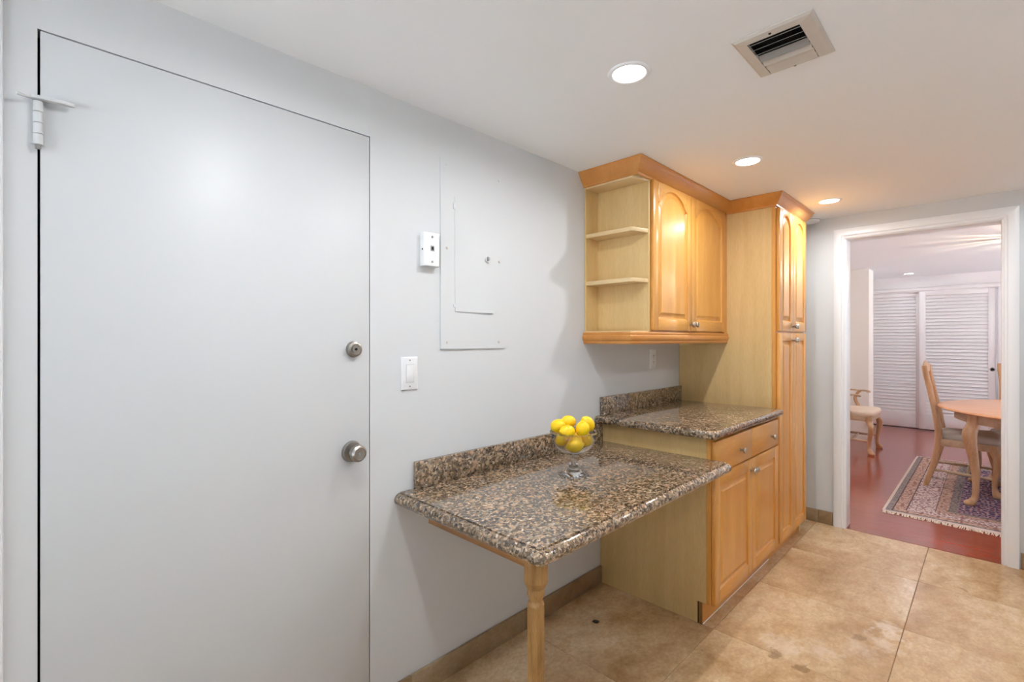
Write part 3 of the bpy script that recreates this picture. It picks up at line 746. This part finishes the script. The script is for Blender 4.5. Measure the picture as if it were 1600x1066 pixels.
# ------------------------------------------------------------------ glass bowl and lemons
bx, by, bz = 1.580, -0.312, 0.7765
FW = Vector((math.cos(TH), math.sin(TH), 0)); RT = Vector((math.sin(TH), -math.cos(TH), 0))
gb = thing('pedestal_bowl', 'clear glass pedestal bowl of lemons on granite table', 'bowl', (bx, by, bz))
outer = [(0.056, 0.0), (0.058, 0.004), (0.050, 0.008), (0.030, 0.016), (0.020, 0.030), (0.015, 0.055), (0.013, 0.075), (0.015, 0.083), (0.030, 0.0865), (0.052, 0.0945), (0.071, 0.109), (0.084, 0.128), (0.091, 0.150), (0.0935, 0.172)]
inner = [(0.0912, 0.172), (0.0887, 0.1505), (0.0818, 0.1292), (0.0692, 0.1108), (0.051, 0.0968), (0.030, 0.0892), (0.001, 0.087)]
b_ob = obj('bowl', MB().lathe([(0.001, 0.0)] + outer + [(0.0915, 0.1745)] + inner, (bx, by, bz), 'z', 40), 'glass', gb, smooth=60)
bead_me = mesh_of('bead', MB().sphere((0, 0, 0), 0.0042, 0.0042, 0.0042, 10, 6), 'glass', smooth=80)
for k in range(54):
    a = 2 * PI * k / 54
    inst('rim_bead', bead_me, (0.0925 * math.cos(a), 0.0925 * math.sin(a), 0.1755), gb)
for k in range(30):
    a = 2 * PI * k / 30
    inst('foot_bead', bead_me, (0.0585 * math.cos(a), 0.0585 * math.sin(a), 0.0045), gb)

def lemon_mesh():
    prof = [(0.0004, -0.0355), (0.0035, -0.0345), (0.0058, -0.0318), (0.0105, -0.0290), (0.0170, -0.0235), (0.0225, -0.0150), (0.0250, -0.005), (0.0252, 0.004), (0.0232, 0.0130), (0.0180, 0.0220), (0.0115, 0.0278), (0.0062, 0.0305), (0.0042, 0.0335), (0.0004, 0.0348)]
    return mesh_of('lemon', MB().lathe(prof, (0, 0, 0), 'z', 24), 'lemon', smooth=80)
LM = lemon_mesh()
tip_me = mesh_of('stem_scar', MB().lathe([(0.0026, 0.0), (0.0026, 0.0008), (0.0012, 0.0016), (0.0003, 0.0013)], (0, 0, -0.0370), 'z', 10), 'lemontip', smooth=50)
# (right, depth, height above table, tilt, heading, label)
lemons = [
    (-0.0633, 0.0051, 0.1983, 70, 40, 'lemon at the left rim of the glass bowl'),
    (-0.0164, 0.0454, 0.2074, 88, -60, 'lemon lying sideways at the back of the bowl top'),
    (-0.0302, -0.0438, 0.1839, 82, -60, 'large lemon front left above the beaded rim'),
    (0.0316, -0.0364, 0.1932, 25, 10, 'upright lemon front right above the beaded rim'),
    (0.0600, 0.0180, 0.2050, 40, -60, 'lemon at the right rim, highest on that side'),
    (0.0022, -0.0327, 0.1258, 78, 80, 'lowest lemon, seen through the front of the bowl'),
    (-0.0469, 0.0042, 0.1445, 55, 20, 'lemon inside the bowl at lower left'),
    (0.0526, 0.0026, 0.1420, 80, 10, 'lemon inside the bowl at lower right'),
    (0.0003, 0.0465, 0.1402, 88, 90, 'lemon at the back of the bowl, hidden low'),
]
for (r_, d_, h_, ti, he, lb) in lemons:
    p = Vector((bx, by, bz + h_)) + RT * r_ + FW * d_
    o = inst('lemon', LM, p, None, (math.radians(ti), 0, math.radians(he) + TH - PI / 2), (1.1, 1.1, 1.1))
    o['label'] = lb; o['category'] = 'lemon'; o['group'] = 'lemons in the glass bowl'
    inst('stem_scar', tip_me, (0, 0, 0), o)

# ------------------------------------------------------------------ wall fittings
PXa, PXb, PZa, PZb = 1.139, 1.487, 1.292, 2.040
ep = thing('electrical_panel', 'white painted breaker panel cover flush on the wall', 'electrical panel', (PXa, 0, PZa))
obj('cover_plate', MB().loops([[(PXa, -0.0001, PZa), (PXb, -0.0001, PZa), (PXb, -0.0001, PZb), (PXa, -0.0001, PZb)], [(PXa, -0.0075, PZa), (PXb, -0.0060, PZa), (PXb, -0.0005, PZb), (PXa, -0.0040, PZb)]]), 'wall', ep)
obj('panel_door', MB().loops([[(1.208, -0.0002, 1.441), (1.412, -0.0002, 1.441), (1.412, -0.0002, 1.90), (1.208, -0.0002, 1.90)], [(1.208, -0.0088, 1.441), (1.412, -0.0105, 1.441), (1.412, -0.0030, 1.90), (1.208, -0.0062, 1.90)]]), 'wall', ep)
obj('door_edge', MB().loops([[(1.300, -0.0045, 1.4405), (1.412, -0.0045, 1.4405), (1.412, -0.0135, 1.441), (1.300, -0.0098, 1.441)], [(1.300, -0.0045, 1.444), (1.412, -0.0045, 1.444), (1.412, -0.0135, 1.444), (1.300, -0.0098, 1.444)]]), 'panel', ep)
for (sx_, sz_) in ((1.169, 2.019), (1.454, 2.020), (1.169, 1.690), (1.454, 1.668), (1.169, 1.318), (1.450, 1.318)):
    obj('screw', MB().lathe([(0.0058, 0), (0.0052, -0.0022), (0.003, -0.003), (0.0005, -0.003)], (sx_, -0.0030 - (0.003 if sz_ < 1.9 else 0) , sz_), 'y', 12), 'vent' if sz_ < 1.9 else 'panel', ep, smooth=40)
obj('hinge_tab', MB().box(1.200, 1.212, -0.0036, -0.0085, 1.85, 1.875), 'panel', ep, 0.001)
obj('hinge_tab', MB().box(1.200, 1.212, -0.0036, -0.0085, 1.458, 1.470), 'panel', ep, 0.001)
obj('ring_pull', MB().loops([[(1.383 + (0.0125 + 0.0022 * math.cos(b)) * math.cos(a), -0.0105 + 0.0022 * math.sin(b), 1.668 + (0.0125 + 0.0022 * math.cos(b)) * math.sin(a)) for b in [2 * PI * q / 8 for q in range(8)]] for a in [2 * PI * q / 24 for q in range(25)]], True, False, False), 'panel', ep, smooth=80, label='white painted ring pull')
obj('latch', MB().box(1.379, 1.387, -0.006, -0.0115, 1.662, 1.683), 'ventgrey', ep, 0.001)

pj = thing('phone_jack', 'white boxy telephone jack beside the breaker panel', 'phone jack', (1.046, 0, 1.605))
jx0, jx1, jz0, jz1, jd = 1.046, 1.116, 1.605, 1.732, -0.030
obj('box', MB().loops([[(jx0 + i_, y, jz0 + i_), (jx1 - i_, y, jz0 + i_), (jx1 - i_, y, jz1 - i_), (jx0 + i_, y, jz1 - i_)] for i_, y in ((0, -0.0002), (0, jd + 0.003), (0.003, jd))]), 'plate', pj, 0.001)
obj('socket', MB().box(1.073, 1.090, jd + 0.004, jd - 0.0015, 1.663, 1.683), 'ventgrey', pj, 0.001)
obj('socket_hole', MB().box(1.077, 1.086, jd, jd - 0.0019, 1.667, 1.679), 'dark', pj)
for z in (1.622, 1.716): obj('screw', MB().lathe([(0.0045, 0), (0.0042, -0.002), (0.0005, -0.0025)], (1.081, jd, z), 'y', 12), 'ventgrey', pj, smooth=40)
obj('side_screw', MB().lathe([(0.004, 0), (0.0005, -0.002)], (jx0, -0.016, 1.668), 'x', 10), 'dark', pj)

def switch_plate(name, label, cat, xc, zc, rocker=True):
    r = thing(name, label, cat, (xc, 0, zc))
    obj('plate', MB().loops([[(xc - 0.0355 + i_, y, zc - 0.0605 + i_), (xc + 0.0355 - i_, y, zc - 0.0605 + i_), (xc + 0.0355 - i_, y, zc + 0.0605 - i_), (xc - 0.0355 + i_, y, zc + 0.0605 - i_)] for i_, y in ((0, -0.0002), (0, -0.0045), (0.004, -0.0065))]), 'plate', r, 0.0005)
    if rocker:
        obj('rocker_frame', MB().box(xc - 0.0175, xc + 0.0175, -0.006, -0.0078, zc - 0.0345, zc + 0.0345), 'panel', r, 0.001)
        obj('rocker', MB().loops([[(xc + s_ * 0.0148, y, z) for y, z in ((-0.0075, zc - 0.031), (-0.0092, zc - 0.031), (-0.0102, zc + 0.001), (-0.0125, zc + 0.031), (-0.0075, zc + 0.031))] for s_ in (-1, 1)]), 'plate', r, 0.0006)
    else:
        for dz in (-0.02, 0.02):
            f = obj('receptacle', MB().lathe([(0.0165, -0.006), (0.0165, -0.0078), (0.0155, -0.0085), (0.001, -0.0085)], (xc, 0, zc + dz), 'y', 20), 'plate', r, smooth=40)
            for sx_ in (-0.006, 0.006): obj('slot', MB().box(xc + sx_ - 0.0011, xc + sx_ + 0.0011, -0.008, -0.0088, zc + dz - 0.002, zc + dz + 0.007), 'dark', f)
            obj('slot', MB().lathe([(0.0025, -0.008), (0.0025, -0.0088), (0.0005, -0.0088)], (xc, 0, zc + dz - 0.008), 'y', 8), 'dark', f)
    for dz in ((-0.048, 0.048) if rocker else (0,)):
        obj('screw', MB().lathe([(0.0032, -0.006), (0.003, -0.0075), (0.0005, -0.008)], (xc, 0, zc + dz), 'y', 10), 'ventgrey', r, smooth=40)
switch_plate('light_switch', 'white rocker light switch beside the flush door', 'light switch', 0.998, 1.205)
switch_plate('wall_outlet', 'white power outlet under the wall cabinet', 'outlet', 2.80, 1.205, False)

# ------------------------------------------------------------------ ceiling fittings
def downlight(x, y, zc, label, power=LAMP_K, r=0.050, grp='recessed downlights'):
    d = thing('downlight', label, 'ceiling light', (x, y, zc), grp)
    obj('trim_ring', MB().lathe([(r + 0.003, -0.003), (r + 0.006, -0.0055), (r + 0.016, -0.004), (r + 0.019, -0.0002), (r + 0.003, -0.0002)], (x, y, zc), 'z', 32, 0, False), 'ceil', d, smooth=50)
    obj('lens', MB().lathe([(r + 0.003, -0.0030), (r * 0.6, -0.0036), (0.002, -0.0040)], (x, y, zc), 'z', 32, 0, True), 'lens_k', d, smooth=60)
    ld = bpy.data.lights.new('downlight_beam', 'AREA'); ld.shape = 'DISK'; ld.size = 0.04; ld.energy = power
    ld.color = LAMP_COL; ld.spread = math.radians(SPREAD)
    lo = bpy.data.objects.new('downlight_beam', ld); COL.objects.link(lo); lo.parent = d; lo.location = (0, 0, -0.006)
    return d
downlight(1.390, -0.685, CZ, 'bright recessed downlight above the granite table, nearest in view')
downlight(2.485, -0.680, CZ, 'recessed downlight in front of the wall cabinet, second from the doorway')
downlight(3.560, -0.800, CZ, 'recessed downlight nearest the doorway')
downlight(0.500, -0.685, CZ, 'recessed downlight above the flush door, out of view')
for x_, lb in ((0.500, 'recessed downlight right of the viewer, first of the second row'), (1.390, 'recessed downlight of the second row, beside the vent'), (2.485, 'recessed downlight of the second row, facing the counter'), (3.560, 'recessed downlight of the second row, right of the doorway')):
    downlight(x_, -1.95, CZ, lb, LAMP_K * 0.6)
downlight(8.72, -0.70, DZ, 'recessed downlight in front of the louvered closet', 1.6)
downlight(5.20, -2.60, DZ, 'recessed dining downlight right of the table', LAMP_D)  # this and the next two downlights are unseen, added to brighten the dining room
downlight(8.30, -2.60, DZ, 'recessed dining downlight in the far right corner', LAMP_D)
downlight(5.60, -0.10, DZ, 'recessed dining downlight near the armchair', LAMP_D)

# semi-flush fixture above the dining table: bulb inside a ring of glass-like metal fins, streaks on the ceiling
fx, fy = 6.30, -1.86
cf = thing('ceiling_fixture', 'finned ceiling lamp above the dining table', 'ceiling light', (fx, fy, DZ))
obj('canopy', MB().lathe([(0.05, -0.0005), (0.05, -0.01), (0.03, -0.02), (0.008, -0.022), (0.008, -0.13)], (fx, fy, DZ), 'z', 24), 'nickel', cf, smooth=40)
obj('bulb', MB().sphere((fx, fy, DZ - 0.12), 0.012, 0.012, 0.014, 16, 10), m_emit('warm_bulb', (1.0, 0.85, 0.62), 5000.0), cf, smooth=80)
fin_me = mesh_of('fin', MB().box(0.10, 0.165, -0.009, 0.009, -0.16, -0.045), 'trim')
for k in range(22):
    inst('fin', fin_me, (0, 0, 0), cf, (0, 0, 2 * PI * k / 22 + (k % 3) * 0.05))
obj('ring', MB().lathe([(0.10, -0.165), (0.165, -0.165), (0.165, -0.16), (0.10, -0.16)], (fx, fy, DZ), 'z', 32), 'nickel', cf)

# supply vent
VX0, VX1, VY0, VY1 = 1.454, 1.714, -1.192, -0.984
vt = thing('ceiling_vent', 'off-white metal ceiling air vent with open louvers', 'vent', ((VX0 + VX1) / 2, (VY0 + VY1) / 2, CZ))
fw = 0.046
ix0, ix1, iy0, iy1 = VX0 + 0.031, VX1 - 0.018, VY0 + 0.038, VY1 - 0.034
zc = CZ
def ring_rect(z_o, ins): return [(VX0 + ins, VY0 + ins, z_o), (VX1 - ins, VY0 + ins, z_o), (VX1 - ins, VY1 - ins, z_o), (VX0 + ins, VY1 - ins, z_o)]
def inner_rect(z_o): return [(ix0, iy0, z_o), (ix1, iy0, z_o), (ix1, iy1, z_o), (ix0, iy1, z_o)]
obj('frame', MB().loops([ring_rect(zc - 0.0005, 0), ring_rect(zc - 0.004, 0), ring_rect(zc - 0.009, 0.008), inner_rect(zc - 0.012), inner_rect(zc - 0.0006)], True, False, False), 'vent', vt)
obj('throat', MB().box(ix0, ix1, iy0, iy1, zc - 0.0020, zc - 0.0005), 'dark', vt)  # flat dark sheet stands in for the shade inside the duct
slw = iy1 - iy0
nb = 7
for k in range(nb):
    xx = ix0 + (ix1 - ix0) * (k + 0.5) / nb
    ang = math.radians(38 if k < 3 else -(30 if k < 5 else 14))
    cs, sn = math.cos(ang), math.sin(ang); hw = 0.0135
    p0 = (xx - hw * cs, zc - 0.0105 - hw * sn * 0.7); p1 = (xx + hw * cs, zc - 0.0105 + hw * sn * 0.7)
    obj('slat', MB().loops([[(p0[0], y, p0[1]), (p1[0], y, p1[1]), (p1[0], y, p1[1] + 0.0012), (p0[0], y, p0[1] + 0.0012)] for y in (iy0 + 0.002, iy1 - 0.002)]), 'ventgrey' if k < 4 else 'vent', vt)
obj('screw', MB().lathe([(0.004, 0), (0.0035, -0.0015), (0.0005, -0.002)], (VX0 + 0.020, (VY0 + VY1) / 2 + 0.005, zc - 0.0105), 'z', 10), 'dark', vt)
obj('screw', MB().lathe([(0.004, 0), (0.0035, -0.0015), (0.0005, -0.002)], (VX1 - 0.012, (VY0 + VY1) / 2, zc - 0.0105), 'z', 10), 'ventgrey', vt)

sdx, sdy = 3.965, -0.600
sd = thing('smoke_detector', 'round white smoke detector on the ceiling beside the tall cabinet', 'smoke detector', (sdx, sdy, CZ))
obj('base', MB().lathe([(0.066, -0.0003), (0.066, -0.010), (0.063, -0.013)], (sdx, sdy, CZ), 'z', 32), 'plate', sd, smooth=40)
obj('cap', MB().lathe([(0.061, -0.0135), (0.061, -0.028), (0.055, -0.035), (0.03, -0.038), (0.001, -0.038)], (sdx, sdy, CZ), 'z', 32), 'plate', sd, smooth=40)
obj('vent_slot', MB().lathe([(0.0615, -0.018), (0.0620, -0.019), (0.0620, -0.021), (0.0615, -0.022)], (sdx, sdy, CZ), 'z', 32, 0, False), 'ventgrey', sd)

# ------------------------------------------------------------------ dining furniture
RZ = 0.010
rx0, rx1, ry0, ry1 = 4.69, 7.10, -2.75, -0.925
rc = ((rx0 + rx1) / 2, (ry0 + ry1) / 2, 0)
rg = thing('area_rug', 'patterned oriental rug with navy field under the dining table', 'rug', (rc[0], rc[1], 0.001), None, True, math.radians(0))
hx_, hy_ = (rx1 - rx0) / 2, (ry1 - ry0) / 2
nx, ny = 40, 30
mb = MB(); top = []
for i in range(nx + 1):
    for j in range(ny + 1):
        u, v_ = -1 + 2 * i / nx, -1 + 2 * j / ny
        edge = max(abs(u), abs(v_))
        ww = 0.004 * math.sin(5 * v_ + 2 * u) * (u < -0.9) + 0.0
        skew = -0.06 * (v_ - 1) * -1 * max(0, -u) * 0.8
        mb.v.append((u * hx_ + ww + skew, v_ * hy_, 0.008 + 0.0015 * math.sin(7 * u + 3 * v_)))
for i in range(nx):
    for j in range(ny):
        a = i * (ny + 1) + j
        mb.f.append((a, a + ny + 1, a + ny + 2, a + 1))
base_n = len(mb.v)
mb.v += [(x, y, 0.0) for x, y, z in mb.v[:base_n]]
for i in range(nx):
    for j in range(ny):
        a = base_n + i * (ny + 1) + j
        mb.f.append((a, a + 1, a + ny + 2, a + ny + 1))
for i in range(nx):
    for j in (0, ny):
        a = i * (ny + 1) + j; b = a + ny + 1; mb.f.append((a, b, b + base_n, a + base_n))
for j in range(ny):
    for i in (0, nx):
        a = i * (ny + 1) + j; b = a + 1; mb.f.append((a, b, b + base_n, a + base_n))
obj('pile', mb, m_rug(hx_, hy_), rg, smooth=40)
def fringe(sgn):
    f = MB(); n = 300
    for k in range(n):
        v_ = -1 + 2 * (k + 0.5) / n
        skew = -0.06 * (v_ - 1) * -1 * 0.8 if sgn < 0 else 0
        x = sgn * hx_ + skew + 0.004 * math.sin(5 * v_ - 2) * (sgn < 0); y = v_ * hy_; l = 0.035 + 0.02 * random.random(); dy = random.uniform(-0.015, 0.015)
        w_ = 0.0028
        f.add([(x - sgn * 0.005, y - w_, 0.008), (x - sgn * 0.005, y + w_, 0.008), (x + sgn * l, y + dy + w_, 0.002), (x + sgn * l, y + dy - w_, 0.002),
               (x - sgn * 0.005, y - w_, 0.004), (x - sgn * 0.005, y + w_, 0.004), (x + sgn * l, y + dy + w_, 0.0), (x + sgn * l, y + dy - w_, 0.0)],
              [(0, 1, 2, 3), (7, 6, 5, 4), (0, 3, 7, 4), (1, 5, 6, 2), (2, 6, 7, 3), (0, 4, 5, 1)])
    o = obj('fringe', f, 'fringe', rg); o['kind'] = 'stuff'
fringe(-1); fringe(1)
obj('selvedge', MB().tube([(-hx_ + 0.01 + hx_ * 2 * k / 30, hy_, 0.005 ) for k in range(30)], 0.006, 8), 'fringe', rg, smooth=60)

RT0 = 0.0105   # feet stand on the rug
# dining table
tx, ty, trr = 5.76, -2.06, 0.88
dt = thing('dining_table', 'round oak dining table on cabriole legs standing on the rug', 'table', (tx, ty, 0))
obj('table_top', MB().lathe([(trr - 0.04, 0.738), (trr - 0.006, 0.740), (trr, 0.746), (trr - 0.003, 0.752), (trr - 0.008, 0.757), (trr - 0.02, 0.760), (0.01, 0.760)], (tx, ty, 0), 'z', 72), 'oak_top', dt, smooth=40, label='honey oak table top')
obj('apron', MB().lathe([(trr - 0.11, 0.738), (trr - 0.11, 0.655), (trr - 0.135, 0.655), (trr - 0.135, 0.738)], (tx, ty, 0), 'z', 72, 0, False), 'oak_pale', dt, smooth=40)
for ang in (124, 236, 304, 56):
    a = math.radians(ang); c_, s_ = math.cos(a), math.sin(a)
    k = lambda r, z, w, w2=None: (tx + r * c_, ty + r * s_, z, w, w2 or w)
    obj('leg', MB().limb([k(0.765, 0.738, 0.042), k(0.768, 0.66, 0.042), k(0.795, 0.59, 0.047), k(0.795, 0.52, 0.042), k(0.775, 0.40, 0.033), k(0.755, 0.25, 0.026), k(0.755, 0.12, 0.021), k(0.765, 0.06, 0.024), k(0.795, 0.03, 0.038, 0.036), k(0.798, RT0, 0.034, 0.032)], 16, 0.25), 'oak', dt, smooth=60)

def dining_chair(name, label, group, loc, rz, arms=False, seat='greyfab', fw_=0.27, bw=0.185, dep=0.385, foot=RT0, arm_z=0.68):
    """faces -Y; y=0 at the rear of the seat"""
    ch = thing(name, label, 'chair', loc, group, True, rz)
    sz = 0.50
    back = [(0.085, foot), (0.06, 0.10), (0.028, 0.22), (0.004, 0.34), (-0.004, 0.47), (0.008, 0.60), (0.032, 0.74), (0.062, 0.90), (0.085, 1.02), (0.094, 1.09)]
    for s_ in (-1, 1):
        obj('rear_leg', MB().limb([(s_ * (bw + (0.012 if z > 0.9 else 0)), y, z, 0.0185 if z < 0.4 else 0.02, 0.020 + 0.008 * math.exp(-((z - 0.4) / 0.25) ** 2)) for y, z in back], 12, 0.6), 'oak', ch, smooth=50)
        f = foot
        obj('front_leg', MB().limb([(s_ * (fw_ - 0.03), -dep + 0.03, 0.44, 0.030, 0.030), (s_ * (fw_ - 0.028), -dep + 0.028, 0.38, 0.032, 0.032), (s_ * (fw_ - 0.008), -dep + 0.006, 0.33, 0.034, 0.034), (s_ * (fw_ - 0.01), -dep + 0.008, 0.26, 0.028, 0.028),
                             (s_ * (fw_ - 0.028), -dep + 0.026, 0.15, 0.020, 0.020), (s_ * (fw_ - 0.03), -dep + 0.028, 0.08 + f * 0.5, 0.018, 0.018), (s_ * (fw_ - 0.022), -dep + 0.016, 0.045 + f * 0.6, 0.026, 0.028), (s_ * (fw_ - 0.016), -dep + 0.006, 0.02 + f * 0.8, 0.033, 0.036), (s_ * (fw_ - 0.018), -dep + 0.010, f, 0.027, 0.029)], 14, 0.1), 'oak', ch, smooth=60)
    # seat rails
    obj('seat_rail', MB().prism_z([(-fw_ + 0.01, -dep), (fw_ - 0.01, -dep), (fw_ - 0.012, -dep + 0.025), (-fw_ + 0.012, -dep + 0.025)], 0.385, 0.445), 'oak_pale', ch, 0.003)
    obj('seat_rail', MB().box(-bw, bw, -0.022, 0.008, 0.385, 0.445), 'oak_pale', ch, 0.003)
    for s_ in (-1, 1):
        obj('seat_rail', MB().prism_z([(s_ * (fw_ - 0.004), -dep + 0.01), (s_ * (bw + 0.016), -0.005), (s_ * (bw - 0.008), -0.005), (s_ * (fw_ - 0.028), -dep + 0.01)], 0.385, 0.445), 'oak_pale', ch, 0.003)
    L = []
    for ins, z in ((0.0, 0.446), (-0.006, 0.458), (-0.006, 0.478), (0.004, 0.492), (0.03, 0.502), (0.09, 0.508)):
        base = [(-fw_ + ins, -dep - 0.006 + ins), (fw_ - ins, -dep - 0.006 + ins), (bw - 0.018 - ins * 0.6, 0.0 - ins), (-bw + 0.018 + ins * 0.6, 0.0 - ins)]
        loop = []
        for i in range(4):
            p, q = Vector(base[i]), Vector(base[(i + 1) % 4])
            for tt in (0.06, 0.2, 0.4, 0.6, 0.8, 0.94):
                m = p.lerp(q, tt); loop.append((m.x, m.y - (0.012 * (1 - (2 * tt - 1) ** 2) if i == 0 else 0), z))
        L.append(loop)
    obj('seat', MB().loops(L), seat, ch, smooth=60)
    # stretchers
    zs = 0.155
    for s_ in (-1, 1):
        p0, p1 = Vector((s_ * (fw_ - 0.03), -dep + 0.03, zs)), Vector((s_ * bw, 0.045, zs + 0.01))
        obj('stretcher', MB().tube([p0.lerp(p1, t) for t in (0, .1, .2, .3, .5, .7, .8, .9, 1)], [0.008, 0.012, 0.009, 0.013, 0.015, 0.013, 0.009, 0.012, 0.008], 10), 'oak_pale', ch, smooth=50)
    obj('stretcher', MB().tube([(x, -dep / 2, zs + 0.004) for x in (-0.205, -0.17, -0.13, -0.09, 0, 0.09, 0.13, 0.17, 0.205)], [0.008, 0.012, 0.009, 0.014, 0.017, 0.014, 0.009, 0.012, 0.008], 10), 'oak_pale', ch, smooth=50)
    # crest and splat
    cr = []
    for k in range(17):
        u = -1 + k / 8; x = u * (bw + 0.028)
        h = 0.028 + 0.014 * math.cos(u * PI / 2) + 0.006 * math.cos(3 * u * PI)
        yb = 0.088 + 0.012 * (1 - u * u); zc_ = 1.072 + 0.022 * math.cos(u * PI) * 0.6
        cr.append([(x, yb - 0.013, zc_ - h), (x, yb + 0.013, zc_ - h), (x, yb + 0.014, zc_ + h * 0.7), (x, yb + 0.004, zc_ + h), (x, yb - 0.012, zc_ + h * 0.8)])
    obj('crest_rail', MB().loops(cr), 'oak', ch, smooth=50)
    sp = []
    for z, w_ in ((0.44, 0.06), (0.52, 0.055), (0.60, 0.05), (0.70, 0.085), (0.80, 0.10), (0.88, 0.075), (0.95, 0.06), (1.05, 0.085)):
        yb = 0.004 + 0.09 * max(0, (z - 0.46) / 0.6) ** 1.3
        sp.append([(-w_, yb - 0.006, z), (w_, yb - 0.006, z), (w_, yb + 0.006, z), (-w_, yb + 0.006, z)])
    obj('splat', MB().loops(sp), 'oak', ch, smooth=50)
    if arms:
        az = arm_z
        for s_ in (-1, 1):
            xo = fw_ - 0.005
            pts = [(s_ * (bw + 0.01), 0.045, az + 0.02), (s_ * (bw + 0.04), -0.03, az + 0.012), (s_ * (xo + 0.015), -0.13, az), (s_ * (xo + 0.03), -0.22, az - 0.002), (s_ * (xo + 0.02), -0.275, az - 0.004), (s_ * (xo + 0.0), -0.295, az - 0.016)]
            pp = catmull(pts, 4)
            ar = obj('arm', MB().tube(pp, [(0.017 + 0.010 * (i / len(pp)) ** 2, 0.011) for i in range(len(pp))], 12), 'oak_pale', ch, smooth=60)
            obj('arm_post', MB().limb([(s_ * (xo - 0.012), -0.20, 0.40, 0.014, 0.024), (s_ * (xo - 0.004), -0.195, 0.48, 0.013, 0.022), (s_ * (xo + 0.014), -0.155, 0.57, 0.012, 0.019), (s_ * (xo + 0.022), -0.165, 0.63, 0.012, 0.018), (s_ * (xo + 0.024), -0.205, az - 0.006, 0.013, 0.020)], 12, 0.3), 'oak', ar, smooth=60)
    return ch
dining_chair('dining_chair', 'oak dining chair seen side-on, grey seat pushed under the table', 'chairs at the dining table', (5.925, -1.185, 0), 0)
dining_chair('dining_chair', 'oak dining chair behind the table, cut off by the right door frame', 'chairs at the dining table', (6.72, -1.78, 0), -PI / 2)
dining_chair('armchair', 'oak armchair with cream seat left of the louvered doors', None, (7.08, -0.145, 0), 0, True, 'creamfab', 0.30, 0.22, 0.41, 0.0005, 0.69)

for o in bpy.data.objects:
    if '_o' in o: del o['_o']
